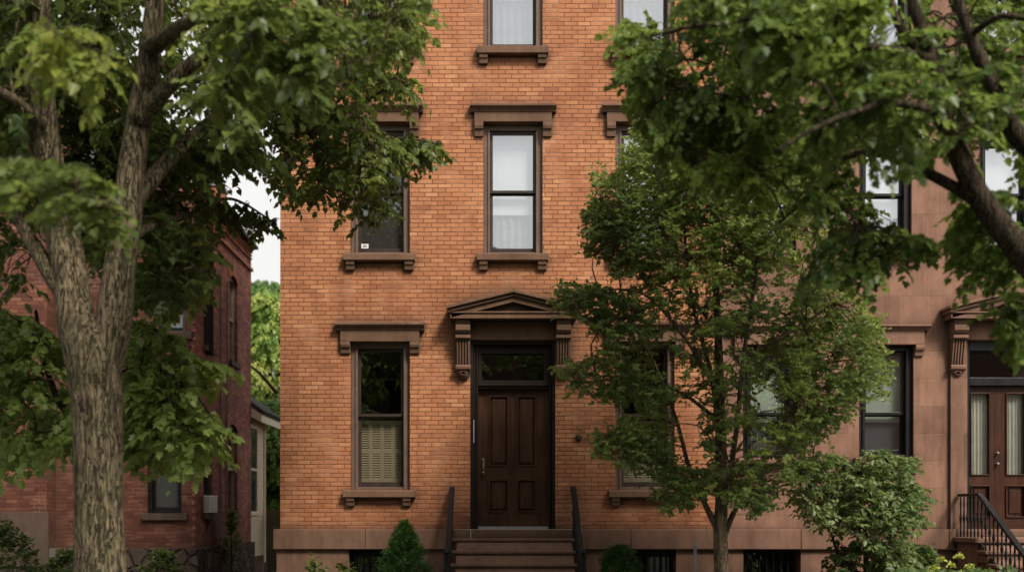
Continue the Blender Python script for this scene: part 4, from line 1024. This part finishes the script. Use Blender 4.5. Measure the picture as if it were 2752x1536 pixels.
# ---- understory tree behind the trunk
yU = -3.2
ut = thing('understory_tree', 'low spreading tree with drooping leaves behind the forked trunk', 'tree', tuple(at(250, 1640, yU).xy) + (0,))
b_ = at(250, 1640, yU); b_.z = -.02
lm = [limb((b_, .09), A(250,1300,yU,.075), A(235,1120,yU,.06), A(150,1010,yU,.045), A(110,900,yU,.03), A(90,780,yU,.02)),
      limb(A(170,1030,yU,.04), A(60,960,yU,.03), A(-20,880,yU-.2,.02)),
      limb(A(240,1130,yU,.045), A(270,1000,yU+.1,.035), A(320,930,yU+.1,.03), A(400,930,yU-.1,.022), A(480,980,yU-.3,.012), A(540,1060,yU-.4,.006)),
      limb(A(320,930,yU+.1,.02), A(380,860,yU,.018), A(470,890,yU-.2,.01), A(540,925,yU-.3,.005)),
      limb(A(230,1110,yU,.03), A(160,1080,yU-.4,.02), A(80,1090,yU-.6,.012))]
rg = [dict(poly=[(330,790),(420,830),(500,890),(575,910),(520,950),(470,990),(400,1000),(330,960)], y=(-3.9,-2.6), n=130, sub=18, size=.105, len=.38, thr=-1, tint=.65, droop=.5),
      dict(poly=[(320,940),(430,960),(510,1010),(580,1080),(550,1120),(500,1140),(430,1160),(370,1130),(310,1110)], y=(-4.0,-2.6), n=190, sub=20, size=.11, len=.36, thr=-1, tint=.62, droop=.55),
      dict(poly=[(300,1020),(400,1040),(470,1100),(460,1130),(310,1130)], y=(-3.0,-2.3), n=60, sub=6, size=.12, len=.38, thr=-1, tint=.1, droop=.5),
      dict(poly=[(-40,770),(80,790),(170,860),(200,960),(200,1110),(150,1130),(80,1150),(-40,1140)], y=(-4.2,-2.5), n=270, sub=30, size=.105, len=.38, thr=-.2, tint=.48, droop=.5),
      dict(poly=[(360,560),(500,560),(520,700),(500,770),(400,800),(340,760)], y=(-3.4,-2.4), n=90, sub=14, size=.10, len=.36, thr=-.1, tint=.50, maxreach=3)]
grow(ut, lm, rg, BARKD, LEAF2, 'maple', 9, step=.07)

# ---- young multi-stem tree in front of the brick house
yM = -3.0
yt = thing('young_tree', 'slender young tree with small glossy leaves beside the front steps', 'tree', tuple(at(1815, 1640, yM).xy) + (0,))
b_ = at(1816, 1640, yM); b_.z = -.02
lm = [limb((b_, .12), A(1815,1438,yM,.092), A(1812,1340,yM,.085), A(1815,1240,yM,.075), A(1812,1050,yM,.062), A(1808,880,yM,.05), A(1800,700,yM,.04), A(1790,500,yM,.03), A(1785,330,yM,.018)),
      limb(A(1806,1330,yM,.05), A(1775,1270,yM,.035), A(1735,1180,yM-.1,.028), A(1700,1050,yM-.2,.022), A(1640,900,yM-.3,.014), A(1580,800,yM-.3,.008)),
      limb(A(1820,1350,yM,.045), A(1850,1280,yM+.1,.03), A(1900,1200,yM+.2,.024), A(1960,1080,yM+.2,.018), A(2040,960,yM+.3,.01)),
      limb(A(1822,1280,yM,.04), A(1850,1100,yM-.2,.032), A(1870,900,yM-.3,.026), A(1900,700,yM-.3,.02), A(1920,500,yM-.3,.012)),
      limb(A(1814,1150,yM,.04), A(1790,950,yM+.3,.03), A(1740,750,yM+.3,.024), A(1720,560,yM+.3,.015)),
      limb(A(1812,1000,yM,.03), A(1730,860,yM-.4,.022), A(1620,740,yM-.5,.015), A(1500,730,yM-.6,.008)),
      limb(A(1810,1060,yM,.03), A(1700,980,yM-.3,.02), A(1560,950,yM-.5,.012), A(1440,940,yM-.6,.006)),
      limb(A(1740,1190,yM,.025), A(1640,1150,yM-.3,.015), A(1530,1110,yM-.4,.008)),
      limb(A(1780,800,yM,.026), A(1680,680,yM,.018), A(1580,600,yM-.1,.012), A(1490,540,yM-.2,.006)),
      limb(A(1870,900,yM-.3,.022), A(1980,840,yM-.2,.016), A(2100,760,yM-.2,.01))]
pyl = [(1760,240),(1860,260),(1960,330),(2040,460),(2080,600),(2100,760),(2180,800),(2220,900),(2200,960),(2120,1000),(2090,1060),(2080,1150),(2020,1210),(1950,1260),(1900,1290),(1850,1270),(1780,1240),(1700,1290),(1640,1250),(1580,1180),(1500,1150),(1490,1110),(1560,1080),(1520,1010),(1440,990),(1400,930),(1480,900),(1520,840),(1420,800),(1400,740),(1440,720),(1530,720),(1500,640),(1470,560),(1500,520),(1490,440),(1560,430),(1590,350),(1640,280)]
gaps = [[(1600,1150),(1640,1120),(1680,1200),(1660,1240),(1600,1200)], [(1440,830),(1520,850),(1500,900),(1440,880)], [(1640,880),(1700,860),(1720,960),(1660,980)], [(1890,960),(1950,970),(1960,1040),(1900,1030)],[(1450,1010),(1560,1020),(1560,1080),(1480,1090)], [(1690,1010),(1760,1000),(1770,1150),(1720,1160)]]
pyc = dict(size=.060, len=.26, leaves=14, droop=-.05, jit=.55, hang=.02)
rg = [dict(poly=pyl, y=(-3.9,-2.0), n=3000, sub=200, thr=-.04, tint=.70, holes=gaps, freq=2.4, **pyc),
      dict(poly=[(1600,300),(1760,240),(1960,330),(2080,600),(1900,700),(1600,680),(1480,560),(1500,440),(1560,430)], y=(-3.9,-2.0), n=1200, sub=60, thr=-.08, tint=.74, freq=2.3, **pyc),
      dict(poly=[(1390,930),(1500,905),(1620,940),(1720,980),(1660,1030),(1520,1000),(1430,975)], y=(-3.9,-3.2), n=110, sub=10, thr=-1, tint=.42, **pyc),
      dict(poly=[(1395,745),(1430,705),(1500,720),(1600,760),(1640,830),(1560,850),(1420,800)], y=(-3.9,-3.2), n=130, sub=10, thr=-1, tint=.42, **pyc),
      dict(poly=[(1480,1100),(1560,1070),(1680,1130),(1700,1200),(1600,1180),(1510,1150)], y=(-3.8,-3.0), n=120, sub=8, thr=-1, tint=.38, **pyc),
      dict(poly=[(1465,530),(1560,500),(1620,620),(1560,680),(1480,640)], y=(-3.8,-3.0), n=110, sub=8, thr=-.6, tint=.45, **pyc),
      dict(poly=[(1700,1180),(1900,1180),(1960,1240),(1900,1300),(1840,1270),(1790,1240),(1690,1300),(1640,1250)], y=(-3.8,-2.4), n=200, sub=12, thr=-.5, tint=.45, **pyc),
      dict(poly=[(1980,740),(2100,730),(2190,740),(2210,800),(2250,930),(2220,1000),(2150,1040),(2080,1100),(2000,1120),(1960,960)], y=(-3.4,-2.2), n=420, sub=26, thr=-.3, tint=.80, freq=2.0, **pyc)]
grow(yt, lm, rg, BARKY, LEAF3, 'ovate', 21, step=.06, twig_r=.0035)

# ---- big tree on the right, stem outside the frame
yR = -7.0
rt = thing('street_tree', 'large maple with long arching limbs hanging over the brownstone', 'tree', tuple(at(2800, 1900, yR).xy) + (0,))
b_ = at(2900, 1900, yR); b_.z = -.02
lm = [limb((b_, .28), A(2890,1400,yR,.24), A(2860,1100,yR,.22), A(2780,900,yR,.18), A(2680,760,yR,.14), A(2576,640,yR,.115), A(2480,520,yR,.095), A(2425,420,yR,.085), A(2372,290,yR,.075), A(2350,170,yR,.065), A(2310,50,yR,.05), A(2270,-80,yR,.035)),
      limb(A(2478,520,yR,.06), A(2400,470,yR+.1,.048), A(2300,420,yR+.3,.04), A(2200,385,yR+.5,.034), A(2120,400,yR+.6,.028), A(2050,480,yR+.7,.018), A(1960,560,yR+.9,.01)),
      limb(A(2300,420,yR+.3,.03), A(2180,340,yR+.3,.024), A(2040,300,yR+.4,.02), A(1880,250,yR+.6,.014), A(1700,220,yR+.8,.008)),
      limb(A(2860,1050,yR,.14), A(2780,700,yR-.1,.11), A(2640,430,yR-.2,.085), A(2550,330,yR-.2,.075), A(2490,200,yR-.2,.06), A(2440,90,yR-.2,.05), A(2390,-60,yR-.2,.03)),
      limb(A(2350,170,yR,.045), A(2260,60,yR,.035), A(2230,-60,yR,.025)),
      limb(A(2345,150,yR,.045), A(2200,120,yR-.4,.035), A(2000,90,yR-.4,.025), A(1800,60,yR-.2,.015), A(1640,90,yR,.008)),
      limb(A(2372,290,yR,.04), A(2250,260,yR-.6,.03), A(2100,300,yR-1.0,.02), A(1950,380,yR-1.1,.012)),
      limb(A(2440,90,yR-.2,.03), A(2520,40,yR-.5,.025), A(2620,60,yR-.6,.015))]
gp = [[(2170,10),(2290,0),(2295,130),(2180,130)], [(2150,380),(2275,350),(2290,480),(2170,530)], [(2440,360),(2560,340),(2580,470),(2460,470)], [(2190,530),(2290,510),(2290,630),(2190,630)], [(2040,210),(2130,190),(2150,260),(2060,290)], [(2330,560),(2440,560),(2440,640),(2330,640)]]
rg = [dict(poly=[(1720,-60),(2640,-60),(2640,380),(2500,440),(2380,360),(2200,480),(2230,560),(2300,560),(2340,620),(2230,640),(2200,680),(2130,640),(2100,560),(1980,480),(1900,500),(1800,440),(1720,420),(1660,400),(1600,300),(1550,180),(1540,100),(1600,70),(1690,120),(1700,40)], y=(-6.7,-4.8), n=1250, sub=120, size=.074, len=.32, thr=.10, tint=.64, holes=gp, freq=2.2, leaves=11),
      dict(poly=[(1540,60),(1640,50),(1760,200),(1900,300),(1980,440),(1900,480),(1800,440),(1700,400),(1640,330),(1600,200)], y=(-6.4,-4.8), n=260, sub=34, size=.080, len=.34, thr=-.02, tint=.72, leaves=11, freq=2.4),
      dict(poly=[(1720,-60),(2200,-60),(2200,230),(2100,380),(1900,300),(1760,180)], y=(-7.9,-6.6), n=230, sub=20, size=.085, len=.36, thr=-.05, tint=.6, leaves=11, freq=1.5),
      dict(poly=[(2150,60),(2560,60),(2560,330),(2400,360),(2200,420),(2100,300)], y=(-7.9,-7.1), n=80, sub=14, size=.085, len=.36, thr=.0, tint=.45, leaves=10, freq=1.5),
      dict(poly=[(2390,500),(2640,430),(2640,760),(2560,700),(2440,690),(2400,640)], y=(-6.9,-5.8), n=110, sub=12, size=.092, len=.38, thr=-.1, tint=.45, leaves=10),
      dict(poly=[(2520,730),(2640,720),(2640,880),(2560,870),(2520,800)], y=(-7.2,-6.4), n=30, sub=4, size=.095, len=.36, thr=-1, tint=.6, maxreach=3),
      dict(poly=[(2100,560),(2330,590),(2250,680),(2140,720),(2050,680)], y=(-6.6,-5.6), n=80, sub=8, size=.092, len=.36, thr=-.5, tint=.3, maxreach=3)]
grow(rt, lm, rg, BARKD, LEAF4, 'maple', 33, trunk_n=24, step=.07)

# ---- bush in front of the brownstone
bu = thing('garden_bush', 'wide loose green bush in front of the brownstone basement', 'bush', tuple(at(2180, 1640, -1.9).xy) + (0,))
b_ = at(2180, 1600, -1.9); b_.z = -.02
lm = [limb((b_, .05), A(2178,1400,-1.9,.035), A(2170,1290,-1.9,.022), A(2150,1200,-1.9,.012)), limb((b_, .035), A(2230,1400,-1.9,.022), A(2250,1300,-1.9,.012)), limb((b_, .035), A(2110,1400,-1.9,.022), A(2080,1300,-1.9,.012))]
rg = [dict(poly=[(1960,1180),(2040,1150),(2100,1140),(2150,1160),(2190,1130),(2240,1140),(2300,1150),(2290,1190),(2330,1240),(2320,1300),(2280,1350),(2300,1420),(2260,1440),(2210,1380),(2130,1340),(2060,1320),(2000,1260)], y=(-2.7,-1.2), n=950, sub=60, size=.075, len=.28, thr=-.35, hang=.15, jit=.5, freq=2.2, tint=.66, leaves=11, droop=.2),
      dict(poly=[(2100,1350),(2260,1370),(2330,1440),(2320,1520),(2080,1520)], y=(-2.4,-1.4), n=120, sub=16, size=.10, len=.3, thr=-1, tint=.15, leaves=10, droop=.4)]
grow(bu, lm, rg, BARKD, LEAFB, 'ovate', 41, step=.06)

# ---- trees in the gap behind
for i, (cx, lbl, cy, ztop, r) in enumerate(((-7.0, 'sunlit yellow green tree behind the clapboard house', 16.5, 8.6, 1.9), (-6.3, 'low dense green tree just behind the board fence', 13.9, 4.9, 1.5), (-8.6, 'darker green tree farthest back in the gap', 22.5, 10.3, 2.7))):
    t = thing('back_tree', lbl, 'tree', (cx, cy, 0), 'trees seen through the gap')
    m = MB(); woody(m, [(cx,cy,0),(cx+.1,cy,2),(cx-.1,cy,4),(cx,cy,ztop-1)], [.2,.16,.1,.04], .2, 10)
    for k in range(9):
        a = k*2.4; zz = 1.6+k*.5; woody(m, [(cx,cy,zz),(cx+math.cos(a)*.8,cy+math.sin(a)*.8,zz+.5),(cx+math.cos(a)*1.6,cy+math.sin(a)*1.6,zz+.8)], [.06,.04,.02], .2, 6)
    m.build('trunk', BARKD, t, smooth=True)
    L = Leaves()
    for k in range(4200):
        th = random.uniform(0, 2*PI); zt_ = random.random(); rr = r*math.sin(PI*min(1,(.12+.86*zt_)))**.6*random.uniform(.45,1)
        p = Vector((cx+rr*math.cos(th), cy+rr*math.sin(th), .9+(ztop-.9)*zt_))
        nv = noise.noise(p*1.5)
        if nv < -.30: continue
        L.spray(p, (math.cos(th), math.sin(th), -.2), .4, 11, .13, .5+.9*nv+(.28, .05, -.1)[i], .5)
    L.build('crown', 'ovate', LEAF5, t)

# ---- garden shrubs
def shrub(name, label, cat, c, prof, n, kind, mat, size, L_, tint=.45, leaves=7, stem=.03, up=.6, hz=None):
    t = thing(name, label, cat, (c[0], c[1], 0))
    h = prof[-1][1]
    m = MB(); m.tube([(c[0],c[1],-.02),(c[0],c[1],h*.5),(c[0],c[1],h*.93)], [stem, stem*.7, stem*.2], 8); m.build('stem', BARKD, t)
    L = Leaves()
    for _ in range(n):
        z = h*random.random()**.8; r = np.interp(z, [p[1] for p in prof], [p[0] for p in prof])*random.uniform(.72,1.04)
        a = random.uniform(0,2*PI); r *= 1+.30*noise.noise(Vector((math.cos(a)*2, math.sin(a)*2, z*5)))
        d = (math.cos(a), math.sin(a), up+random.gauss(0,.25))
        L.spray((c[0]+r*math.cos(a)-d[0]*L_*.6, c[1]+r*math.sin(a)-d[1]*L_*.6, z+.02), d, L_, leaves, size, tint+.5*noise.noise(Vector((a*2, z*6, c[0]))), -.1, .7, .4)
    L.build('foliage', kind, mat, t); return t
p = at(1017, 1325, -1.6)
shrub('dwarf_conifer', 'small pointed bright green conifer beneath the left sash window', 'conifer', (p.x, -1.6), [(.44,0),(.48,.3),(.40,.62),(.31,p.z-.52),(.19,p.z-.28),(.08,p.z-.1),(.005,p.z)], 1700, 'needle', LEAFC, .05, .12, .5, 14, up=.7)
p = at(1560, 1383, -1.5)
shrub('round_shrub', 'low rounded evergreen shrub by the basement window right of the steps', 'shrub', (p.x, -1.5), [(.24,0),(.30,.3),(.285,p.z*.75),(.2,p.z*.93),(.02,p.z)], 1200, 'needle', LEAFC, .05, .09, .35, 14, up=.9)
p = at(45, 1370, -1.0)
shrub('garden_shrub', 'dark leafy shrub at the foot of the projecting brick bay', 'shrub', (p.x-.3, -1.0), [(.5,0),(.8,.5),(.5,1.0),(.1,1.3)], 260, 'ovate', LEAF1, .08, .25, .15, 9)
p = at(175, 1400, 2.0)
shrub('garden_shrub', 'small dark shrub tucked just left of the forked trunk', 'shrub', (p.x, 2.0), [(.3,0),(.4,.5),(.1,p.z)], 160, 'ovate', LEAF1, .09, .2, .2, 9)
p = at(405, 1398, 2.6)
shrub('garden_shrub', 'small green plant against the rubble foundation right of the trunk', 'shrub', (p.x, 2.6), [(.3,0),(.42,.4),(.12,p.z)], 150, 'ovate', LEAF1, .08, .2, .2, 9)
p = at(572, 1370, 6.5)
shrub('wall_creeper', 'creeper climbing the corner of the red brick house by the cable', 'creeper', (-5.72, 6.6), [(.10,0),(.16,.5),(.22,.95),(.12,1.3),(.02,1.55)], 90, 'ovate', LEAF1, .08, .16, .25, 8)
p = at(790, 1428, -1.2)
shrub('garden_plant', 'low leafy plant at the left corner of the brick house', 'plant', (p.x, -1.2), [(.2,0),(.3,.4),(.1,.75),(.02,p.z+.02)], 60, 'ovate', LEAF1, .07, .2, .5, 8)
p = at(845, 1432, -1.1)
shrub('garden_plant', 'low leafy plant just left of the pointed conifer', 'plant', (p.x+.1, -1.1), [(.2,0),(.22,.4),(.1,.7),(.02,p.z+.02)], 50, 'ovate', LEAF1, .07, .2, .45, 8)
p = at(2270, 1385, -1.0)
shrub('garden_shrub', 'dark shrub between the bush and the brownstone steps', 'shrub', (p.x+.1, -1.1), [(.3,0),(.42,.6),(.2,p.z)], 200, 'ovate', LEAFB, .09, .2, .3, 9)
# flowering plant bottom right
p = at(2395, 1410, -3.2)
fl = thing('flowering_shrub', 'shrub with round yellow green flower heads below the iron railing', 'shrub', (p.x, -3.2, 0))
L = Leaves()
for _ in range(170):
    a = random.uniform(0,2*PI); r = .5*random.random()**.5; L.spray((p.x+r*math.cos(a), -3.2+r*math.sin(a)*.7, random.uniform(.3, p.z-.12)), (math.cos(a), math.sin(a), .4), .2, 8, .10, .45, .2)
L.build('foliage', 'ovate', LEAFB, fl)
FLW = mat_leaf('flower_head', [(0,(.30,.36,.05)),(.5,(.48,.52,.09)),(1,(.65,.66,.18))], .2)
for (px, py) in ((2350,1432),(2368,1410),(2392,1425),(2412,1402),(2440,1428),(2340,1445),(2425,1445)):
    c = at(px, py, -3.2+random.uniform(-.2,.2)); L = Leaves()
    for _ in range(26):
        v = Vector((random.gauss(0,1), random.gauss(0,1), abs(random.gauss(0,1))+.1)).normalized(); L.spray(c+v*.035, v, .02, 4, .03, random.uniform(.3,.9), 0)
    L.build('flower_head', 'ovate', FLW, fl)

# ---- row of houses across the road
BRICKX = mat_brick('dull_brown_brick', [(0,(.10,.05,.04)),(.5,(.15,.08,.06)),(1,(.2,.11,.085))], (.08,.06,.05), soot=0)
for k, (xa, xb, zt_, lb) in enumerate(((-28,-16.52,10.2,'low dull brick house farthest left across the road'), (-16.5,-6.02,11.0,'dull brown brick house across the road at the left, flat roofed'), (-6,3.98,12.2,'gabled brown brick house straight across the road'), (4,15,10.6,'wide dull brick house across the road at the right'), (15.02,27,11.4,'tall dull brick house farthest right across the road'))):
    t = thing('facing_house', lb, 'house', ((xa+xb)/2, -36, 0), 'houses across the road')
    hs_ = [(xa+(xb-xa)*(c+.5)/3-.5, xa+(xb-xa)*(c+.5)/3+.5, z_, z_+1.9) for c in range(3) for z_ in (1.6, 5.0, 8.2)]
    m = MB(); wall_holes(m, 'y', -32., xa, xb, -.1, zt_, hs_, -.2); m.add([(xa,-32,-.1),(xa,-40,-.1),(xa,-40,zt_),(xa,-32,zt_),(xb,-32,-.1),(xb,-40,-.1),(xb,-40,zt_),(xb,-32,zt_)], [(0,1,2,3),(7,6,5,4)])
    if k == 2: m.add([(xa,-32,zt_),(xb,-32,zt_),((xa+xb)/2,-32,zt_+2.2)], [(0,1,2)])
    m.build('wall', BRICKX, t)
    m = MB()
    if k == 2: m.prism_y([(xa-.2,zt_+.02),(xb+.2,zt_+.02),((xa+xb)/2,zt_+2.5)], -40, -32.01)
    else: m.box(xa, xb, -40, -31.8, zt_, zt_+.3)
    m.build('roof', SLATE, t)
    for h in hs_:
        m = MB(); m.box(h[0], h[1], -32.24, -32.2, h[2], h[3]); w_ = m.build('window', BLACKF, t)
        m = MB(); m.box(h[0]-.1, h[1]+.1, -32, -31.9, h[2]-.15, h[2]); m.build('sill', STONEB, w_)

# ---- trees across the road (they stand behind the viewer and show in the window panes)
def copy_tree(o, parent=None):
    c = o.copy(); COL.objects.link(c)
    if parent is not None: c.parent = parent
    for ch in list(o.children): copy_tree(ch, c)
    return c
for i, (src, x, y, rz, s_, lbl) in enumerate(((bt, -9, -27, 3.0, 1.15, 'big forked tree across the road reflected left of the windows'), (rt, 4, -27, 2.7, 1.2, 'large maple across the road mirrored in the door glass'), (bt, 9, -28, 4.4, 1.1, 'forked tree across the road mirrored in the basement glass'))):
    c = copy_tree(src); c.location = (x, y, 0); c.rotation_euler = (0, 0, rz); c.scale = (s_,)*3
    tag(c, lbl, 'tree')

# ------------------------------------------------------------------ light, sky, camera
w = bpy.data.worlds.new('World'); sc.world = w; w.use_nodes = True; nt = w.node_tree; nt.nodes.clear()
sky = nt.nodes.new('ShaderNodeTexSky'); sky.sky_type = 'NISHITA'; sky.sun_disc = False
EL, AZ = 47., 142.          # azimuth measured from +y clockwise
sky.sun_elevation = math.radians(EL); sky.sun_rotation = math.radians(AZ)
sky.air_density = 1.6; sky.dust_density = 4.0; sky.ozone_density = 1.0
hs = nt.nodes.new('ShaderNodeHueSaturation'); hs.inputs['Saturation'].default_value = .22; hs.inputs['Value'].default_value = 1.0
bg = nt.nodes.new('ShaderNodeBackground'); bg.inputs['Strength'].default_value = .15
out = nt.nodes.new('ShaderNodeOutputWorld')
# bright haze: the low sky is whiter than the zenith
tc = nt.nodes.new('ShaderNodeTexCoord'); sp = nt.nodes.new('ShaderNodeSeparateXYZ'); nt.links.new(tc.outputs['Generated'], sp.inputs[0])
mr = nt.nodes.new('ShaderNodeMapRange'); nt.links.new(sp.outputs[2], mr.inputs[0])
for i_, v_ in enumerate((0, .75, 1, .30)): mr.inputs[i_+1].default_value = v_
cl = nt.nodes.new('ShaderNodeTexNoise'); cl.inputs['Scale'].default_value = 2.2; cl.inputs['Detail'].default_value = 5; nt.links.new(tc.outputs['Generated'], cl.inputs['Vector'])
cm = nt.nodes.new('ShaderNodeMapRange'); nt.links.new(cl.outputs['Fac'], cm.inputs[0])
for i_, v_ in enumerate((.35, .68, .72, 1.08)): cm.inputs[i_+1].default_value = v_
mu = nt.nodes.new('ShaderNodeMath'); mu.operation = 'MULTIPLY'; nt.links.new(cm.outputs[0], mu.inputs[1]); nt.links.new(mr.outputs[0], mu.inputs[0])
mx = nt.nodes.new('ShaderNodeMix'); mx.data_type = 'RGBA'; mx.inputs[7].default_value = (7.3, 7.15, 6.85, 1)
nt.links.new(mu.outputs[0], mx.inputs[0]); nt.links.new(hs.outputs[0], mx.inputs[6])
nt.links.new(sky.outputs[0], hs.inputs['Color']); nt.links.new(mx.outputs[2], bg.inputs[0]); nt.links.new(bg.outputs[0], out.inputs[0])
sun = bpy.data.lights.new('sun', 'SUN'); sun.energy = 1.5; sun.angle = math.radians(14); sun.color = (1, .90, .76)
so = bpy.data.objects.new('sun', sun); COL.objects.link(so)
dirv = Vector((math.sin(math.radians(AZ))*math.cos(math.radians(EL)), math.cos(math.radians(AZ))*math.cos(math.radians(EL)), math.sin(math.radians(EL))))
so.rotation_euler = (-dirv).to_track_quat('-Z', 'Y').to_euler(); so.location = (5, -12, 20)
sun.energy = 4.3

cam = bpy.data.cameras.new('camera'); co = bpy.data.objects.new('camera', cam); COL.objects.link(co)
co.location = (0, -D0, EYE); co.rotation_euler = (PI/2, 0, 0)
cam.sensor_width = 36; cam.lens = 36*F/2752; cam.shift_x = (1376-PX)/2752; cam.shift_y = (HY-768)/2752; cam.clip_end = 2000
cam.dof.use_dof = True; cam.dof.focus_distance = 15.2; cam.dof.aperture_fstop = .65
sc.camera = co
sc.view_settings.view_transform = 'Standard'; sc.view_settings.look = 'None'; sc.view_settings.exposure = 0; sc.view_settings.gamma = 1
sc.cycles.use_denoising = True; sc.cycles.max_bounces = 8; sc.cycles.transparent_max_bounces = 12
sc.cycles.diffuse_bounces = 4; sc.cycles.glossy_bounces = 4; sc.cycles.sample_clamp_indirect = 6
